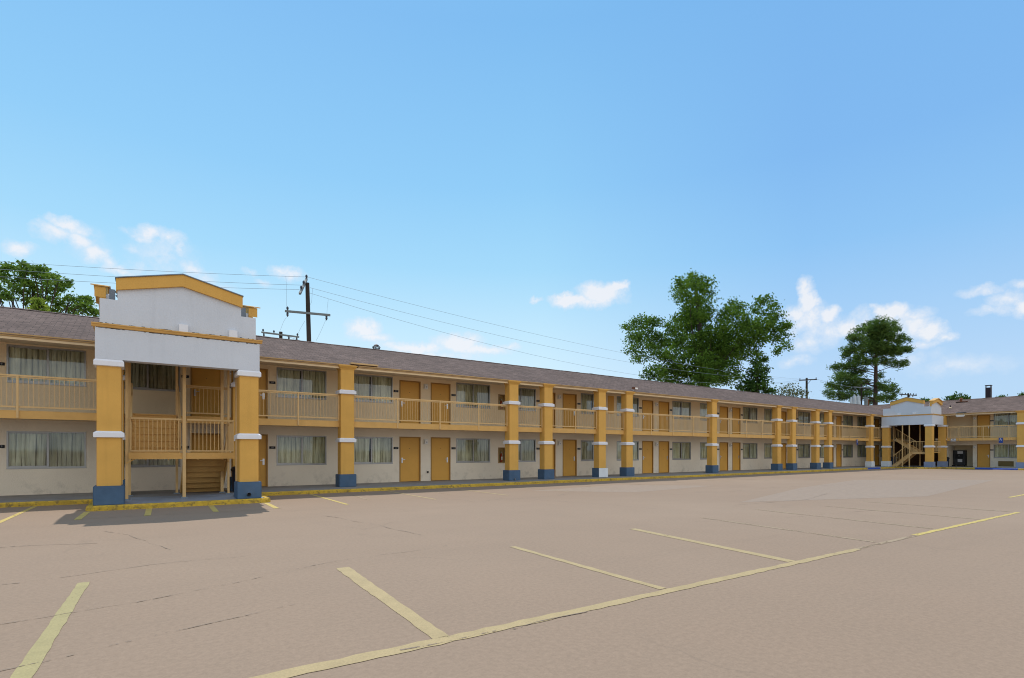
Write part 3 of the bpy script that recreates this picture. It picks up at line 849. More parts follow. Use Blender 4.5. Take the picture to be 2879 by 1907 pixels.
PN = thing('entrance_portico', 'large white and yellow stair portico nearest the camera, left side', 'portico', (.93, 17.15, 0))
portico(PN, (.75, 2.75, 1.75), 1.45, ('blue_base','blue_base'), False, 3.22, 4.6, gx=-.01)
sp = MB(); sp.tube([(1.62,-.03,.26),(1.62,-.13,.25)], .055, 14, cap=False); sp.tube([(1.62,-.13,.25),(1.62,-.035,.26)], .045, 14, cap=False)
sp.build('drain_pipe', M['steel'], PN); MB().tube([(1.62,-.05,.26),(1.62,-.06,.26)], .046, 14).build('pipe_mouth', M['dark'], PN)
PC = thing('entrance_portico', 'small distant stair portico with white pillar base in the inside corner', 'portico', (56.2, 18.77, 0), -math.pi/2)
portico(PC, (.10, 2.30, 1.2), 1.24, ('white_base','pale_blue_base'), True, 2.75, 2.55, gx=.03, gables=(1,))

# ------------------------------------------------------------------ staircases
def rail_run(mb, a, b, n, h=.95, low=.10, w=.04):
    a = Vector(a); b = Vector(b); up = Vector((0,0,1))
    mb.bar(a+up*h, b+up*h, .05, .05); mb.bar(a+up*low, b+up*low, .035, .035)
    for i in range(n+1):
        p = a.lerp(b, i/n); mb.bar(p+up*low, p+up*(h-.02), .017, .017)
# near: landing at the front, two flights running back to the building
S = thing('staircase', 'yellow staircase with front landing inside the near portico', 'staircase', (.93, 17.15, ZW))
zl = 1.33; zu = Z2-ZW
o = MB().box(-1.22, 1.40, 1.35, 2.12, zl-.05, zl).build('landing', M['yellow_paint'], S)
b = MB(); b.box(-1.25, 1.43, 1.31, 1.35, zl-.15, zl+.02); b.box(-1.25, 1.43, 1.28, 1.31, zl-.17, zl-.12)
for x in (-.85, -.3, .45, 1.1): b.box(x-.02, x+.02, 1.36, 2.1, zl-.17, zl-.05); b.box(x-.015, x+.015, 1.33, 1.36, zl-.20, zl-.15)
b.bar((-1.3, 1.33, zl-.28), (-1.1, 1.33, zl-.16), .03, .03)
b.build('landing_frame', M['yellow_paint'], S)
r = MB(); rail_run(r, (-1.2,1.34,zl), (.05,1.34,zl), 12, 1.0, .07); r.build('landing_railing', M['rail_paint'], S); r = MB(); rail_run(r, (.16,1.34,zl), (1.40,1.34,zl), 12, 1.0, .07)
r.build('landing_railing', M['rail_paint'], S)
r = MB(); rail_run(r, (1.40,1.36,zl), (1.40,2.1,zl), 7, 1.0, .07); r.build('landing_railing', M['rail_paint'], S); r = MB(); rail_run(r, (-1.2,1.36,zl), (-1.2,2.1,zl), 7, 1.0, .07); r.build('landing_railing', M['rail_paint'], S)
def flight(root, x0, x1, ya, za, yb, zb, n, name):
    """treads climbing from (ya,za) to (yb,zb), closed risers"""
    t = MB(); dy = (yb-ya)/n; dz = (zb-za)/n; s = 1 if dy > 0 else -1
    for i in range(n):
        y = ya+dy*i; z = za+dz*(i+1)
        t.box(x0+.04, x1-.04, min(y-s*.04, y+dy), max(y-s*.04, y+dy), z-.04, z)
        t.box(x0+.04, x1-.04, min(y, y+s*.012), max(y, y+s*.012), z-dz, z-.036)
    t.build(name, M['yellow_paint'], root)
    for x in (x0, x1-.04):
        MB().prism([(x, ya-s*.1, za-.0),(x, ya-s*.1, za+.12),(x, yb, zb+.05),(x, yb, zb-.25),(x, ya+s*.2, za)], (.04,0,0)).build('stringer', M['yellow_paint'], root)
flight(S, .12, 1.36, 3.95, 0, 2.12, zl, 7, 'lower_flight')
flight(S, -1.22, .02, 2.12, zl, 3.55, zu, 6, 'upper_flight')
r = MB(); rail_run(r, (.04,2.12,zl), (.04,3.55,zu), 9); r.build('stair_railing', M['rail_paint'], S); r = MB(); rail_run(r, (-1.2,2.12,zl), (-1.2,3.55,zu), 9); r.build('stair_railing', M['rail_paint'], S)
r = MB(); rail_run(r, (1.38,2.12,zl), (1.38,3.95,0), 12); r.build('stair_railing', M['rail_paint'], S)
for x, y, z1, w_ in ((-1.41,1.06,4.32,.075), (-1.29,1.50,4.32,.07), (.09,1.30,4.32,.085), (1.44,1.06,4.32,.05), (1.27,3.05,4.30,.09), (1.36,2.2,4.3,.06), (.0,3.4,4.3,.07), (-1.25,3.05,4.3,.06)):
    p = MB().box(x-w_/2, x+w_/2, y-w_/2, y+w_/2, 0, z1).build('post', M['rail_paint'], S)
    MB().box(x-.09, x+.09, y-.09, y+.09, 0, .035).build('post_foot', M['grey_flash'], p)
# corner: flights run across the front
S2 = thing('staircase', 'distant staircase with crossing flights inside the corner portico', 'staircase', (56.2, 18.77, ZW), -math.pi/2)
def xflight(root, y0, y1, xa, za, xb, zb, n, name):
    t = MB(); dx = (xb-xa)/n; dz = (zb-za)/n; s = 1 if dx > 0 else -1
    for i in range(n):
        x = xa+dx*i; z = za+dz*(i+1)
        t.box(min(x-s*.02, x+dx), max(x-s*.02, x+dx), y0+.04, y1-.04, z-.04, z)
    t.build(name, M['yellow_paint'], root)
    for y in (y0, y1-.04):
        MB().prism([(xa-s*.1, y, za),(xa-s*.1, y, za+.14),(xb, y, zb+.06),(xb, y, zb-.22),(xa+s*.25, y, za)], (0,.04,0)).build('stringer', M['rail_paint'], root)
zl = 1.32
xflight(S2, .55, 1.5, -1.15, .0, .28, zl, 7, 'lower_flight')
xflight(S2, 1.6, 2.55, .28, zl, -1.35, zu, 6, 'upper_flight')
MB().box(.28, 1.75, .55, 2.55, zl-.06, zl).build('landing', M['yellow_paint'], S2)
MB().box(.28, 1.75, .51, .55, zl-.16, zl+.02).build('landing_frame', M['rail_paint'], S2)
r = MB(); rail_run(r, (.28,.53,zl), (1.75,.53,zl), 13, .95); rail_run(r, (1.75,.55,zl), (1.75,2.55,zl), 14, .95); r.build('landing_railing', M['rail_paint'], S2)
r = MB(); rail_run(r, (-1.15,.53,.05), (.28,.53,zl), 12, .95); r.build('stair_railing', M['rail_paint'], S2)
r = MB(); rail_run(r, (.28,1.6,zl), (-1.35,1.6,zu), 14, .95); r.build('stair_railing', M['rail_paint'], S2)
for x, y in ((-.30,.10), (.22,.10), (-1.5,1.6), (.25,2.5)):
    p = MB().box(x-.035, x+.035, y-.035, y+.035, 0, 4.3).build('post', M['rail_paint'], S2)
    MB().box(x-.08, x+.08, y-.08, y+.08, 0, .03).build('post_foot', M['grey_flash'], p)

# ------------------------------------------------------------------ small things on and around the building
def trash_can(x, y, label):
    t = thing('trash_can', label, 'trash can', (x, y, ZW), random.uniform(0, 1), 'dark trash cans by the stairs')
    MB().lathe([(.24,0),(.27,.08),(.29,.70),(.30,.72)], seg=20).build('can_body', M['navy_plastic'], t, smooth=True)
    MB().lathe([(.325,.72),(.33,.78),(.28,.86),(.10,.91),(.0,.915)], seg=20).build('can_lid', M['black_plastic'], t, smooth=True)
    MB().box(-.12,.12,-.325,-.30,.76,.83).build('lid_flap', M['sign_grey'], t)
trash_can(2.78, 20.15, 'black trash can behind the right pillar of the near portico')
trash_can(57.05, 20.05, 'dark trash can beside the distant white pillar base at the corner stairs')
trash_can(60.3, 17.1, 'dark trash can behind the rear pillar of the corner portico')

for z, lab in ((.94, 'fire extinguisher cabinet on the ground floor wall'), (3.67, 'fire extinguisher cabinet on the upper floor wall')):
    t = thing('fire_extinguisher_cabinet', 'brown framed ' + lab + ' beside a column', 'cabinet', (15.0, WY, z), 0, 'fire extinguisher cabinets')
    f = MB(); f.box(-.03,.0,-.03,.0,-.03,.77); f.box(.40,.43,-.03,0,-.03,.77); f.box(0,.40,-.03,0,-.03,0); f.box(0,.40,-.03,0,.74,.77)
    f.build('cabinet_frame', M['cab_wood'], t)
    MB().box(.0,.40,.12,.13,0,.74).build('cabinet_back', M['cab_wood'], t)
    MB().quad((0,-.015,0),(.4,-.015,0),(.4,-.015,.74),(0,-.015,.74)).build('cabinet_door', M['glass'], t)
    e = thing('fire_extinguisher', 'red fire extinguisher in the ' + ('lower' if z < 2 else 'upper') + ' wall cabinet', 'fire extinguisher', (15.2, WY+.06, z+.02), 0, 'fire extinguishers in wall cabinets')
    MB().lathe([(.055,0),(.062,.03),(.062,.36),(.03,.44),(.02,.46)], seg=14).build('cylinder', M['red'], e, smooth=True)
    h = MB(); h.box(-.02,.02,-.05,.06,.46,.50); h.bar((0,-.05,.50),(0,.05,.56),.02,.015); h.tube([(.03,0,.47),(.09,0,.40),(.10,0,.22)], .012, 8)
    h.build('valve', M['steel'], e)
    MB().box(-.04,.04,-.0655,-.0625,.12,.28).build('label_plate', M['sign_white'], e)

def accessible_sign(loc, rz, label):
    t = thing('accessible_parking_sign', label, 'sign', loc, rz, 'blue accessible parking signs')
    MB().box(-.13,.13,-.008,0,-.22,.22).build('sign_plate', M['sign_blue'], t, bevel=.003)
    # wheelchair symbol
    s = MB(); y0, y1 = -.014, -.009
    s.tube([(-.01,y0,.165),(-.01,y1,.165)], .022, 12)
    s.box(-.025,.005,y0,y1,.04,.14); s.box(.005,.055,y0,y1,.095,.112); s.box(-.025,.06,y0,y1,.035,.056)
    s.box(.042,.062,y0,y1,-.02,.035); s.box(.062,.085,y0,y1,-.02,-.004)
    for k in range(14):
        a = math.radians(120+k*17); b_ = math.radians(120+(k+1)*17); c = (-.02, .015); R = .062
        s.bar((c[0]+R*math.cos(a), (y0+y1)/2, c[1]+R*math.sin(a)), (c[0]+R*math.cos(b_), (y0+y1)/2, c[1]+R*math.sin(b_)), .014, .005)
    s.build('wheelchair_symbol', M['sign_white'], t)
    MB().box(-.10,.10,-.0115,-.009,-.19,-.09).build('symbol_panel', M['sign_blue'], t)
accessible_sign((CXW-.0+.10, 7.57+ (20.65-7.57-7.57) , 2.45), -math.pi/2, 'blue accessible parking sign on the cross wing balcony edge')
bpy.data.objects['accessible_parking_sign'].location = (CXW+.10, 13.08, 2.45)
accessible_sign((51.3, CY+.10, 2.33), 0, 'tiny blue accessible parking sign on the long wing balcony edge')

t = thing('notice_sign', 'small white notice board above the alcove opening', 'sign', (CXW+.10, 16.27, 2.53), -math.pi/2)
MB().box(-.19,.19,-.01,0,-.13,.13).build('sign_plate', M['sign_grey'], t)
MB().box(-.15,.15,-.013,-.011,-.01,.10).build('sign_face', M['sign_white'], t)
s = MB(); 
for k in range(4): s.box(-.09+k*.045,-.06+k*.045,-.016,-.0135,.02,.07)
s.build('lettering', M['dark'], t)

# ice machine in the alcove of the cross wing
t = thing('ice_machine', 'dark ice machine with two pale panels standing in the alcove', 'ice machine', (62.55, 16.70, ZW), -math.pi/2)
MB().box(-.45,.45,0,.75,.08,1.50).build('cabinet', M['machine_grey'], t, bevel=.015)
MB().box(-.12,.28,-.012,-.001,1.18,1.42).build('brand_panel', M['panel_light'], t)
MB().box(-.28,.28,-.008,-.001,.72,1.14).build('dispenser_recess', M['dark'], t)
MB().tube([(.0,-.05,.98),(.0,-.008,.98)], .03, 10).build('dispenser_nozzle', M['steel'], t)
MB().box(-.10,.24,-.012,-.001,.40,.68).build('bin_panel', M['panel_light'], t)
f = MB()
for x in (-.4,.36):
    for y in (.02,.68): f.box(x,x+.05,y,y+.05,0,.08)
f.build('foot', M['dark'], t)
t = thing('broom', 'dark broom leaning on the alcove wall beside the ice machine', 'broom', (62.3, 17.1, ZW))
MB().tube([(0,-.05,.1),(.25,.0,1.5)], .014, 8).build('handle', M['wood_dark'], t)
MB().box(-.04,.04,-.2,.1,0,.12).build('bristles', M['dark'], t)
t = thing('fire_alarm', 'small pale call box on the alcove wall', 'call box', (62.2, 15.43, 1.45))
MB().box(-.06,.06,-.0,.06,-.2,.2).build('box', M['sign_grey'], t, bevel=.01)
MB().box(-.08,-.061,.005,.05,-.15,.1).build('cover', M['panel_light'], t)

# floodlight on the eave
t = thing('floodlight', 'small dark floodlight mounted on the roof edge above a column', 'floodlight', (22.75, CY-.02, 4.93))
MB().lathe([(.05,0),(.05,.04)], seg=10).build('mount', M['alu'], t)
m = MB(); m.prism([(-.02,-.14,.06),(-.02,-.14,.20),(-.02,.10,.22),(-.02,.10,.12)], (.26,0,0)); m.build('housing', M['rust'], t)
MB().box(-.0,.22,-.148,-.141,.08,.18).build('lens', M['lamp_glass'], t)
t = thing('floodlight', 'white tube floodlight hanging under the cross wing gutter', 'floodlight', (CXW-.14, 15.72, 4.62), -math.pi/2)
MB().box(-.30,.30,-.06,.06,.0,.10).build('housing', M['lamp_body'], t)
MB().box(-.28,.26,-.05,.05,-.045,-.001).build('tube', M['panel_light'], t)
m = MB(); m.box(-.25,-.22,-.01,.01,.10,.28); m.box(.22,.25,-.01,.01,.10,.28); m.build('bracket', M['alu'], t)

# ------------------------------------------------------------------ utility poles and wires
def insulator(mb, x, y, z, s=1):
    mb.lathe([(.03*s,0),(.03*s,.05*s),(.075*s,.06*s),(.05*s,.11*s),(.08*s,.12*s),(.04*s,.2*s),(.02*s,.22*s)], (x,y,z), 10)
def arm(pole, a, b, ins, mat='arm_wood', th=.11):
    o = MB().bar(a, b, th, th*1.05).build('crossarm', M[mat], pole)
    a = Vector(a); b = Vector(b)
    for t, updown in ins:
        p = a.lerp(b, t); m = MB()
        if updown > 0: insulator(m, p.x, p.y, p.z+.06)
        else: m.lathe([(.03,0),(.07,-.05),(.05,-.1),(.07,-.16),(.02,-.26)], (p.x,p.y,p.z-.06), 10)
        m.build('insulator', M['porcelain'], o)
D1 = 31.0
p0 = at(878, 1270, D1); top = at(864, 796, D1)
base = Vector((p0.x+ (p0.x-top.x)*.13, p0.y, 0))
T1 = thing('utility_pole', 'tall leaning dark utility pole with two crossarms behind the long roof', 'utility pole', tuple(base))
U = Vector((1,0,0))                      # line direction runs with the building
MB().tube([(0,0,0), tuple(top-base)], [.17,.115], 12).build('pole_shaft', M['wood_dark'], T1)
vd = Vector((math.cos(TH), -math.sin(TH), 0)); into = Vector((math.sin(TH), math.cos(TH), 0))
def rel(px, py, d, b0): return tuple(at(px, py, d) - b0)
b0 = base
arm(T1, rel(802, 875, D1-.2, b0), rel(928, 886.5, D1-.2, b0), ((.05,1),(.05,-1),(.92,-1)))
arm(T1, rel(862, 785, D1+.6, b0), rel(843, 826, D1-1.6, b0), ((.02,1),(.45,1),(.8,1)))
jw = MB()
for pts in ([(802+1.5,776.5),(805,800),(805.5,862)], [(805,893),(797,905),(788,929)], [(879,811),(876,850),(872,857)], [(923,841),(920,865),(919,884)], [(917,897),(903,930),(889,958)], [(857,903),(845,923),(838,938)]):
    jw.tube([rel(x, y, D1-.1, b0) for x, y in pts], .006, 5)
jw.build('jumper_wires', M['wire'], T1)
D2 = 41
b2 = at(789.5, 1270, D2); b2.z = 0
T2 = thing('utility_pole', 'short utility pole top with a crossarm just above the ridge', 'utility pole', tuple(b2))
tz = at(789.5, 933.5, D2).z
MB().tube([(0,0,0),(0,0,tz)], [.17,.125], 12).build('pole_shaft', M['wood_dark'], T2)
arm(T2, rel(735.5, 934.5, D2-.2, b2), rel(840.5, 948, D2-.2, b2), ((.04,1),(.33,1),(.96,1),(.06,-1),(.73,-1),(.94,-1)))
D3 = 73
b3 = at(2268, 1270, D3); b3.z = 0
T3 = thing('utility_pole', 'dark utility pole with one crossarm between the broad tree and the pine', 'utility pole', tuple(b3))
MB().tube([(0,0,0),(0,0,at(2268,1063,D3).z)], [.19,.13], 10).build('pole_shaft', M['wood_dark'], T3)
arm(T3, rel(2247, 1069.5, D3-.2, b3), rel(2296.5, 1067, D3-.2, b3), ((.04,1),(.4,1),(.96,1)), 'wood_dark', .13)
MB().bar(rel(2271.5, 1079, D3-.2, b3), rel(2279, 1070, D3-.2, b3), .04, .04).build('brace', M['wood_dark'], T3)
D4 = 82
b4 = at(2422, 1270, D4); b4.z = 0
T4 = thing('utility_pole', 'thin utility pole with hanging transformers in front of the pine', 'utility pole', tuple(b4))
MB().tube([(0,0,0),(0,0,at(2422,1079,D4).z)], [.14,.10], 10).build('pole_shaft', M['wood_dark'], T4)
arm(T4, rel(2400, 1088, D4-.2, b4), rel(2452, 1091, D4-.2, b4), ((.04,-1),(.35,-1),(.9,-1)), 'arm_wood', .09)
for i, (x, y0, y1, w_, mt) in enumerate(((2393,1120,1137,6,'transformer'), (2402,1113,1138,9.5,'transformer'), (2413.5,1114,1139,9.5,'transformer'), (2435,1117,1141,9,'arm_wood'), (2441.5,1126,1142,3.5,'rust'))):
    c = at(x, y1, D4-.6); h = (y1-y0)/F*D4; R = w_/F*D4*.5; c = c - b4
    m = MB(); m.lathe([(R*.9,0),(R,.06),(R,h-.15),(R*.96,h-.1),(R*1.03,h-.08),(R*.7,h)], tuple(c), 14)
    for a in (-.5,.5): m.lathe([(.06,0),(.07,.08),(.04,.22)], (c.x+a*R, c.y, c.z+h-.02), 8)
    m.build('transformer', M[mt], T4, smooth=False)
D5 = 80
b5 = at(2553.5, 1270, D5); b5.z = 0
T5 = thing('utility_pole', 'far utility pole rising behind the corner portico gable', 'utility pole', tuple(b5))
MB().tube([(0,0,0),(0,0,at(2553.5,1106,D5).z)], [.16,.12], 10).build('pole_shaft', M['wood_dark'], T5)
arm(T5, rel(2529, 1109, D5-.2, b5), rel(2577, 1112, D5-.2, b5), ((.03,1),(.15,1),(.35,1),(.65,1),(.82,1),(.97,1),(.13,-1),(.6,-1),(.78,-1)), 'wood_dark', .12)
def wire(a, b, sag, label, r=.0085, n=24):
    pts = []
    for i in range(n+1):
        t = i/n; p = Vector(a).lerp(Vector(b), t); p.z -= sag*4*t*(1-t); pts.append(tuple(p))
    o = MB().tube(pts, r, 5).build('power_line', M['wire']); return tag(o, label, 'cable', 'overhead power lines')
DL = 24.5
tops = [(861,779,D1+.5), (846.5,802,D1-.6), (842,814.5,D1-1.1)]
lefts = [(-200,721,26.5), (-200,742,25.2), (-200,765,24.6)]
names = ('highest','middle','lowest')
for i in range(3):
    wire(at(*tops[i]), at(*lefts[i]), .12, names[i]+' power line running left from the leaning pole above the portico')
ra = [(864,779,D1+.5), (871,809,D1+.2), (870,824,D1)]
rb = [(2248,1066,D3), (2267,1066,D3), (2295,1066,D3)]
for i in range(3):
    sag = (1.0, 1.5, 2.5)[i]
    wire(at(*ra[i]), at(*rb[i]), sag, names[i]+' power line sloping right from the leaning pole towards the broad tree')
wire(at(2295,1066,D3), at(2450,1092,D4), .3, 'thin power line between the far pole and the pine', .013)
wire(at(2248,1068,D3-.1), at(2090,1075,D3+15), .3, 'thin power line behind the bush left of the far pole', .013)
wire(at(792,941,D2), at(1110,990,D2+18), .6, 'thin low power line just above the ridge near the short pole', .012)

# ------------------------------------------------------------------ trees
def crown_mesh(name, lobes, per, leaf, mat, kind='leaf', clump=.38, flat=.75, mink=6):
    """lobes: (centre, radius). Small leaf faces in clumps spread over each lobe's volume."""
    C = []
    for c, R in lobes:
        k = max(mink, int(per*R*R))
        d = RNG.normal(size=(k,3)); d /= np.linalg.norm(d, axis=1)[:,None]
        rr = R*(RNG.uniform(.35, 1.05, size=(k,1))**.7)
        rr[RNG.uniform(size=(k,1)) < .16] *= 1.22
        p = np.array(c) + d*rr*np.array([1,1,flat])
        C.append(p)
    C = np.concatenate(C)
    m = 16 if kind == 'leaf' else 22
    ctr = np.repeat(C, m, axis=0); n = len(ctr)
    if kind == 'leaf':
        off = RNG.normal(size=(n,3))*clump*np.array([1,1,.6]); pos = ctr+off
        nr = RNG.normal(size=(n,3))*np.array([1,1,.8])+np.array([0,-.2,.8])
        nr /= np.linalg.norm(nr,axis=1)[:,None]
        a = np.cross(nr, RNG.normal(size=(n,3))); a /= np.linalg.norm(a,axis=1)[:,None]
        b = np.cross(nr, a)
        L_ = leaf*RNG.uniform(.6,1.3,size=(n,1)); Wd = L_*.5
        v = np.stack([pos-a*L_*.5, pos+b*Wd*.5, pos+a*L_*.5, pos-b*Wd*.5], axis=1)
    else:
        d = RNG.normal(size=(n,3)); d /= np.linalg.norm(d,axis=1)[:,None]; d[:,2] = d[:,2]*.6+.25
        b = np.cross(d, RNG.normal(size=(n,3))); b /= np.linalg.norm(b,axis=1)[:,None]
        L_ = leaf*RNG.uniform(.7,1.3,size=(n,1)); Wd = .085
        s = ctr+RNG.normal(size=(n,3))*clump
        v = np.stack([s-b*Wd*.5, s+b*Wd*.5, s+d*L_+b*Wd*.4, s+d*L_-b*Wd*.4], axis=1)
    me = bpy.data.meshes.new(name); nv = n*4
    me.vertices.add(nv); me.vertices.foreach_set('co', v.reshape(-1).astype(np.float32))
    me.loops.add(nv); me.loops.foreach_set('vertex_index', np.arange(nv, dtype=np.int32))
    me.polygons.add(n); me.polygons.foreach_set('loop_start', np.arange(0,nv,4,dtype=np.int32))
    me.update(calc_edges=True); me.materials.append(mat)
    return me
def limb(mb, a, b, r0, r1, bend=.12, n=5):
    a = Vector(a); b = Vector(b); L_ = (b-a).length
    k = Vector((random.uniform(-1,1), random.uniform(-1,1), random.uniform(-.3,.6)))*L_*bend
    pts = []; rd = []
    for i in range(n+1):
        t = i/n; p = a.lerp(b, t)+k*(4*t*(1-t))*.5; pts.append(tuple(p)); rd.append(r0+(r1-r0)*t)
    mb.tube(pts, rd, 7)
def tree(name, label, depth, lob, base_px, trunk_top, tr, mat, per, leaf, bark='bark', spread=.5, kind='leaf', zoom=None, clump=.38, limbs=14, flat=.8, group=None, mink=6, lh=.62, rs=1.0):
    zx, zy, zs = zoom
    L_ = []
    xs = [l[0] for l in lob]; cx = sum(xs)/len(xs); wd = (max(xs)-min(xs))/zs/F*depth
    for i, l in enumerate(lob):
        R = l[2]/zs/F*depth*rs
        lim = max(0.0, wd*.5*math.sqrt(max(0.05, 1-((l[0]-cx)/((max(xs)-min(xs))*.56+1))**2)) - R*.4)
        dd = depth + random.uniform(-1,1)*lim*spread
        p = at(zx+l[0]/zs, zy+l[1]/zs, dd); L_.append((p, R))
    bb = at(base_px, 1270, depth); bb.z = 0
    t = thing(name, label, 'tree', tuple(bb), 0, group)
    lobes = [((p-bb), R) for p, R in L_]
    tb = MB(); tt = at(trunk_top[0], trunk_top[1], depth) - bb
    mid = Vector((tt.x*.5, tt.y*.5, tt.z*.55))
    limb(tb, (0,0,0), mid, tr, tr*.72, .04); limb(tb, mid, tt, tr*.72, tr*.3, .05)
    tb.build('trunk', M[bark], t, smooth=True)
    lb = MB(); idx = sorted(range(len(lobes)), key=lambda i: -lobes[i][1])[:limbs]
    for i in idx:
        c, R = lobes[i]; h = min(max(.25, (c.z/ max(tt.z,.1))*lh), .98)
        st = Vector((tt.x*h, tt.y*h, tt.z*h)) if h < 1 else tt
        limb(lb, st, c, tr*.17, .02, .16)
    lb.build('limbs', M[bark], t, smooth=True)
    link('crown', crown_mesh('crown', [(tuple(c), R) for c, R in lobes], per, leaf, M[mat], kind, clump, flat, mink), t)
    return t
Z9 = (1700, 740, 2.0076)
big = [(450,120,45),(505,95,45),(545,115,50),(580,150,42),(425,160,35),(430,200,38),(490,180,70),(585,215,42),(520,250,70),(570,285,48),(450,280,40),(500,80,28),(420,110,26),
 (200,335,45),(150,370,42),(250,345,48),(290,330,28),(170,430,55),(240,420,70),(180,500,50),(190,545,30),(260,500,55),(300,440,60),(330,520,40),
 (400,350,60),(460,340,60),(530,370,80),(600,390,60),(380,430,75),(460,460,95),(560,470,90),(640,450,60),(380,520,50),(470,560,85),(560,570,80),(350,580,60),(290,620,60),(250,640,35),(380,630,70),(460,660,70),(560,660,70),(640,640,55),(330,670,50),
 (735,230,38),(700,260,34),(760,260,40),(680,300,40),(740,310,55),(790,330,45),(660,350,45),(720,390,75),(800,390,65),(850,380,50),(650,420,60),(720,460,80),(800,470,60),(830,350,50),(500,320,50),(545,325,45),(465,310,40),(520,290,50),(600,520,80),(700,480,70),(560,620,70),(620,600,60),(860,450,45),(640,520,60),(700,540,65),(760,510,50),
 (870,225,32),(910,215,34),(950,250,30),(850,270,18),(920,290,42),(970,290,28),(895,340,50),(960,350,48),(1010,355,30),(1030,350,16),(930,400,48),(990,420,38),(1010,470,32),(975,500,14),(880,420,40),
 (700,600,55),(660,660,50),(740,650,38),(860,520,22),(905,540,16),(840,500,20)]
tree('broadleaf_tree', 'huge dark green broadleaf tree with a tall narrow top lobe', 66, big, 1990, (1955,800), .55, 'leaf_big', 24, .33, zoom=Z9, clump=.33, limbs=26, mink=11, rs=1.03)
mag = [(855,560,22),(862,590,32),(850,620,42),(880,640,40),(835,650,40),(870,680,55),(820,690,50),(910,700,34),(930,720,24),(790,700,40),(850,720,60),(895,600,22)]
tree('broadleaf_tree', 'narrow dark tree at the right foot of the huge broadleaf tree', 62, mag, 2128, (2129,1025), .28, 'leaf_magnolia', 20, .34, zoom=Z9, clump=.30, limbs=6, mink=10)
bush = [(1000,730,40),(1040,715,36),(1080,730,36),(1110,745,26),(975,745,30),(1060,745,40),(1020,755,36),(1045,700,22)]
tree('small_tree', 'low grey green feathery tree between the narrow tree and the far pole', 70, bush, 2222, (2220,1095), .2, 'leaf_bush', 5, .30, zoom=Z9, clump=.45, limbs=6)
pine = [(1550,345,42),(1490,355,34),(1600,350,36),(1450,385,34),(1520,385,50),(1590,395,50),(1640,375,26),(1430,425,36),(1490,440,45),(1560,440,50),(1640,425,42),(1680,440,28),
 (1370,490,34),(1420,480,38),(1480,500,42),(1550,500,42),(1620,490,45),(1680,490,34),(1710,490,16),(1360,525,26),(1420,545,36),(1390,580,36),(1610,560,34),(1660,575,30),(1690,565,20),(1560,550,26),(1530,470,50),(1590,485,48),(1450,555,38),(1500,560,34),(1640,500,44),(1400,420,26),(1540,400,50),(1350,660,38),(1430,660,36),(1470,720,30),
 (1300,590,26),(1340,590,34),(1320,640,36),(1380,640,40),(1440,610,34),(1290,690,34),(1340,700,40),(1400,700,36),(1460,680,32),(1270,735,28),(1310,755,36),(1370,755,36),(1430,750,34),(1480,740,26),
 (1555,640,16),(1565,680,22),(1545,700,20),(1580,720,24),(1610,705,30),(1630,720,22),(1590,765,32),(1550,760,24),(1620,750,24),(1500,780,26)]
tree('pine_tree', 'tall pine tree with a rounded top and a bare trunk showing', 84, pine, 2461, (2462,925), .42, 'leaf_pine', 21, .40, bark='pine_bark', kind='needle', zoom=Z9, clump=.20, limbs=46, mink=9, lh=.93, rs=1.08, flat=.6, spread=.55)
Z0 = (0, 700, 7.397)
left = [(500,330,70),(400,420,70),(230,380,80),(150,400,50),(560,440,90),(680,440,100),(800,440,90),(880,450,50),(480,510,80),(700,530,90),(60,560,80),(20,420,60),(-60,500,120),(-150,600,150),
 (300,650,110),(150,690,110),(420,620,70),(560,700,80),(1000,600,90),(1100,570,80),(1230,640,90),(1320,700,80),(1350,760,50),(950,680,90),(1150,720,90),(850,620,80),
 (750,800,150),(600,850,140),(900,830,140),(450,880,120),(300,830,110),(1050,850,120),(1250,850,70),(150,960,90),(60,1000,70),(700,1000,140),(550,1100,120),(900,1000,130),(1100,980,110),(1200,1080,120),
 (1450,1040,90),(1550,1080,90),(1400,1150,120),(1600,1200,120),(1750,1020,50),(1820,1060,50),(1700,1150,90),(1850,1200,90),(1950,1290,70),(2010,1340,45),(1800,1300,90),(1300,1250,120),(1100,1250,120),(1500,1290,90),(-50,850,150),(-150,1000,160)]
tree('broadleaf_tree', 'light green leafy tree behind the roof at the far left', 31, left, 60, (95,800), .24, 'leaf_left', 26, .21, zoom=Z0, clump=.15, limbs=34, flat=.6)
yel = [(780,1080,60),(830,1100,60),(880,1160,70),(800,1180,80),(740,1240,90),(900,1250,80),(650,1270,60),(960,1290,60)]
tree('small_tree', 'small yellow green sapling in front of the far left tree', 27.5, yel, 112, (112,850), .07, 'leaf_yellow', 40, .15, zoom=Z0, clump=.11, limbs=5)
dome = [(1340,310,50),(1400,290,60),(1470,300,50),(1510,320,30),(1300,325,30),(1420,315,60)]
tree('broadleaf_tree', 'small rounded treetop above the cross wing roof left of the chimney', 130, dome, 2692, (2693,1125), .4, 'leaf_magnolia', 3, .6, zoom=(2420,1060,5.157), clump=.5, limbs=4)
low = [(920,350,22),(950,352,20),(935,360,26)]
tree('small_tree', 'tiny treetop seen between the two gables of the corner portico', 130, low, 2601, (2601,1135), .2, 'leaf_magnolia', 4, .6, zoom=(2420,1060,5.157), clump=.5, limbs=2)
low = [(2045,300,14),(2060,302,12),(2030,306,12)]
tree('small_tree', 'tiny treetop just above the roof right of the chimney', 130, low, 2815, (2815,1125), .2, 'leaf_magnolia', 4, .6, zoom=(2420,1060,5.157), clump=.4, limbs=2)
low = [(2350,280,22),(2365,265,22),(2390,270,30),(2420,280,30)]
tree('small_tree', 'treetop cut by the right edge of the photo above the roof', 130, low, 2880, (2880,1118), .2, 'leaf_magnolia', 4, .6, zoom=(2420,1060,5.157), clump=.4, limbs=2)

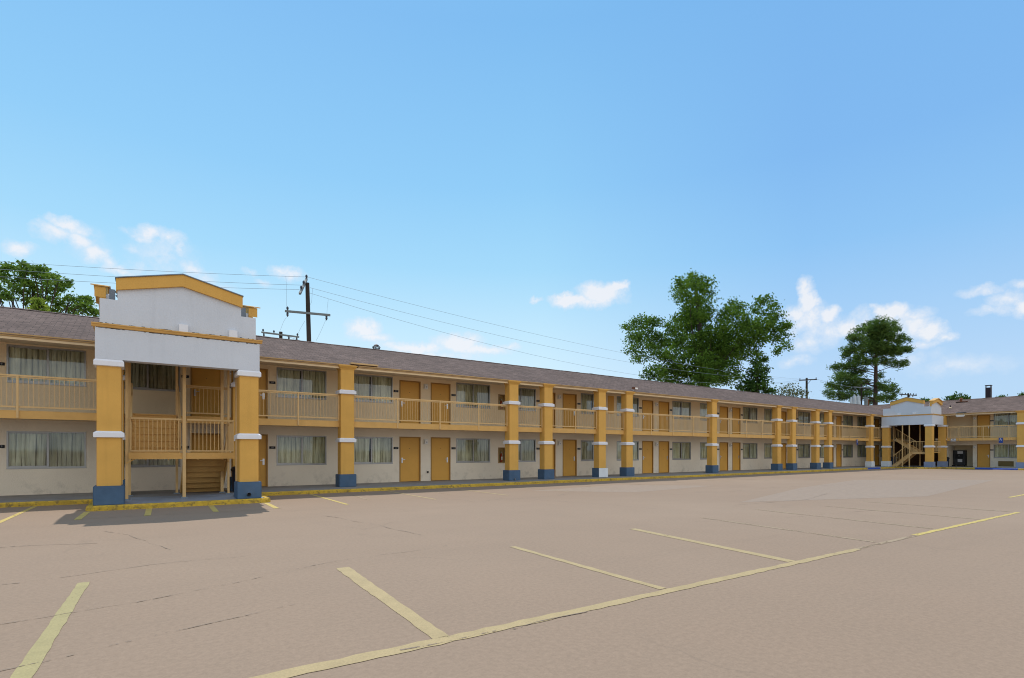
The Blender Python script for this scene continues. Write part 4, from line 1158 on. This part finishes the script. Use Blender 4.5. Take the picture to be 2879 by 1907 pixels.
# ------------------------------------------------------------------ drop the prototypes
def kill(o):
    for c in list(o.children): kill(c)
    bpy.data.objects.remove(o)
kill(HOLD)

# ------------------------------------------------------------------ world: daylight sky with thin cumulus
SUN = Vector((.065, .585, 1)).normalized()
s_el = math.asin(SUN.z); s_az = math.atan2(SUN.x, SUN.y)
wd = bpy.data.worlds.new('World'); scene.world = wd; wd.use_nodes = True
nt = wd.node_tree; nt.nodes.clear(); N = NT(nt)
out = N.n('ShaderNodeOutputWorld')
sky = N.n('ShaderNodeTexSky'); sky.sky_type = 'NISHITA'; sky.sun_disc = False
sky.sun_elevation = s_el; sky.sun_rotation = s_az; sky.air_density = 1.0; sky.dust_density = .6; sky.ozone_density = 1.5
bg1 = N.n('ShaderNodeBackground'); N.l(sky.outputs[0], bg1.inputs[0]); bg1.inputs[1].default_value = .12
tc = N.n('ShaderNodeTexCoord'); d = tc.outputs['Generated']
sep = N.n('ShaderNodeSeparateXYZ'); N.l(d, sep.inputs[0])
az = N.math('ARCTAN2', sep.outputs[0], sep.outputs[1]); el = N.math('ARCSINE', sep.outputs[2])
lft = N.ramp(el, [(0,(.74,.93,1.02)), (.13,(.70,.91,1.03)), (.22,(.57,.85,1.02)), (.33,(.385,.735,1.0)), (.46,(.285,.635,.975)), (.68,(.205,.52,.915))])
rgt = N.ramp(el, [(0,(.50,.72,.96)), (.13,(.48,.70,.965)), (.22,(.395,.655,.965)), (.33,(.28,.58,.95)), (.46,(.225,.51,.92)), (.68,(.20,.485,.895))])
azf = N.ramp(N.math('ADD', N.math('MULTIPLY', az, .45), .5), [(.80, 0), (1.10, 1)])
gradc = N.mix(azf, lft, rgt)
# clouds: soft blobs placed by direction, torn by noise
nz = N.n('ShaderNodeTexNoise'); nz.inputs['Scale'].default_value = 22; nz.inputs['Detail'].default_value = 8; nz.inputs['Roughness'].default_value = .62; N.l(d, nz.inputs['Vector'])
cmb = N.n('ShaderNodeCombineXYZ'); N.l(az, cmb.inputs[0]); N.l(el, cmb.inputs[1])
off = N.n('ShaderNodeVectorMath'); off.operation = 'MULTIPLY_ADD'; N.l(nz.outputs['Color'], off.inputs[0]); off.inputs[1].default_value = (.05,.04,0); N.l(cmb.outputs[0], off.inputs[2])
shf = N.n('ShaderNodeVectorMath'); shf.operation = 'ADD'; N.l(off.outputs[0], shf.inputs[0]); shf.inputs[1].default_value = (-.025,-.02,0)
clouds = [(185,635,55,19,.7),(140,655,55,20,.55),(55,697,48,18,.6),(225,675,42,24,.65),(270,712,42,26,.7),(250,690,60,40,.35),(460,720,90,60,.3),(305,745,30,20,.5),(345,768,60,14,.6),
 (420,655,55,20,.68),(470,668,50,26,.58),(505,700,18,32,.42),(375,700,25,18,.3),(535,757,32,22,.5),(575,790,34,20,.45),(620,812,44,14,.35),(400,760,40,24,.35),
 (790,755,36,16,.6),(825,770,36,16,.55),(700,765,24,9,.4),(740,790,26,8,.35),
 (1020,925,46,24,.95),(1045,948,60,14,.6),(1165,978,95,15,.8),(1290,965,66,24,.95),(1350,985,75,13,.7),(1430,972,28,9,.5),(1200,1000,160,14,.5),
 (1600,845,60,17,1.0),(1690,825,62,30,1.0),(1738,802,26,14,.95),(1650,850,90,16,.7),(1505,843,12,7,.5),
 (2270,848,26,38,.95),(2235,885,36,18,.7),(2290,890,40,28,.65),(2335,885,24,20,.85),(2390,925,36,22,.8),(2270,965,40,26,.4),(2240,1015,40,16,.4),
 (2262,815,20,30,.8),(2275,905,60,46,.6),(2330,930,60,36,.5),(2430,905,50,30,.55),(2520,925,80,34,.5),(2560,890,50,22,.6),(2500,882,42,24,.9),(2470,872,24,16,.7),(2560,920,56,28,.7),(2615,930,44,22,.85),(2655,950,34,15,.6),(2590,968,56,14,.45),
 (2760,815,66,14,.5),(2830,838,60,22,.5),(2885,855,50,26,.85),(2790,872,70,12,.4),(2868,795,34,14,.4),(2700,1030,150,24,.28),(2560,1010,90,20,.28)]
acc = None; nfine = N.math('SUBTRACT', N.noise(d, 42, 9, .68), .52)
for px, py, rx, ry, st in clouds:
    a, e = azel(px, py); a1, _ = azel(px+rx, py); _, e1 = azel(px, py-ry)
    mp = N.n('ShaderNodeMapping'); ra_, re_ = abs(a1-a)*1.45, abs(e1-e)*1.6
    mp.inputs['Scale'].default_value = (1/ra_, 1/re_, 1); mp.inputs['Location'].default_value = (-a/ra_, -e/re_, 0)
    N.l(shf.outputs[0], mp.inputs['Vector'])
    ln = N.n('ShaderNodeVectorMath'); ln.operation = 'LENGTH'; N.l(mp.outputs[0], ln.inputs[0])
    v = N.math('MULTIPLY', N.math('SUBTRACT', 1.0, ln.outputs['Value'], clamp=True), st)
    acc = v if acc is None else N.math('MAXIMUM', acc, v)
dens = N.math('ADD', acc, N.math('MULTIPLY', nfine, N.math('MULTIPLY', acc, 3.2, clamp=True)))
mask = N.ramp(dens, [(.03, 0), (.22, .45), (.58, .95)])
ccol = N.mix(N.ramp(dens, [(.15, 0), (.5, 1)]), (.78,.86,.97), (.93,.94,.97))
skyc = N.mix(mask, gradc, ccol)
# added bright cloud bank behind the camera, unseen, to lift the shaded facade
back = N.ramp(N.math('MULTIPLY', sep.outputs[1], -1.0), [(.05, 0), (.45, 1)])
up_ = N.ramp(sep.outputs[2], [(.0, .35), (.12, 1)])
bn = N.ramp(N.noise(d, 2.6, 6, .6), [(.36, .35), (.6, 1)])
skyc = N.mix(N.math('MULTIPLY', N.math('MULTIPLY', back, up_), bn), skyc, (1.30,1.27,1.21))
# everything below the horizon is distant ground haze
skyc = N.mix(N.ramp(sep.outputs[2], [(.0, 1), (.004, 0)]), skyc, (.38,.36,.33))
bg2 = N.n('ShaderNodeBackground'); N.l(skyc, bg2.inputs[0]); bg2.inputs[1].default_value = 1.0
mx = N.n('ShaderNodeMixShader'); mx.inputs[0].default_value = .88
N.l(bg1.outputs[0], mx.inputs[1]); N.l(bg2.outputs[0], mx.inputs[2]); N.l(mx.outputs[0], out.inputs[0])

sl = bpy.data.lights.new('sun', 'SUN'); sl.energy = 3.4; sl.angle = math.radians(.5); sl.color = (1.0,.955,.88)
so = bpy.data.objects.new('sun', sl); COL.objects.link(so)
so.rotation_euler = (-SUN).to_track_quat('-Z', 'Y').to_euler(); so.location = (0,0,40)

# ------------------------------------------------------------------ camera
cam = bpy.data.cameras.new('camera'); co = bpy.data.objects.new('camera', cam); COL.objects.link(co)
co.location = (0, 0, EYE); co.rotation_euler = (math.pi/2, 0, -TH)
cam.sensor_width = 36; cam.sensor_fit = 'HORIZONTAL'; cam.lens = F/2879*36
cam.shift_y = (HY-953.5)/2879
cam.clip_start = .1; cam.clip_end = 4000
scene.camera = co
scene.view_settings.view_transform = 'Standard'; scene.view_settings.look = 'None'; scene.view_settings.exposure = 0
scene.render.engine = 'CYCLES'
scene.cycles.transparent_max_bounces = 16
scene.cycles.pixel_filter_type = 'BLACKMAN_HARRIS'; scene.cycles.filter_width = 1.05
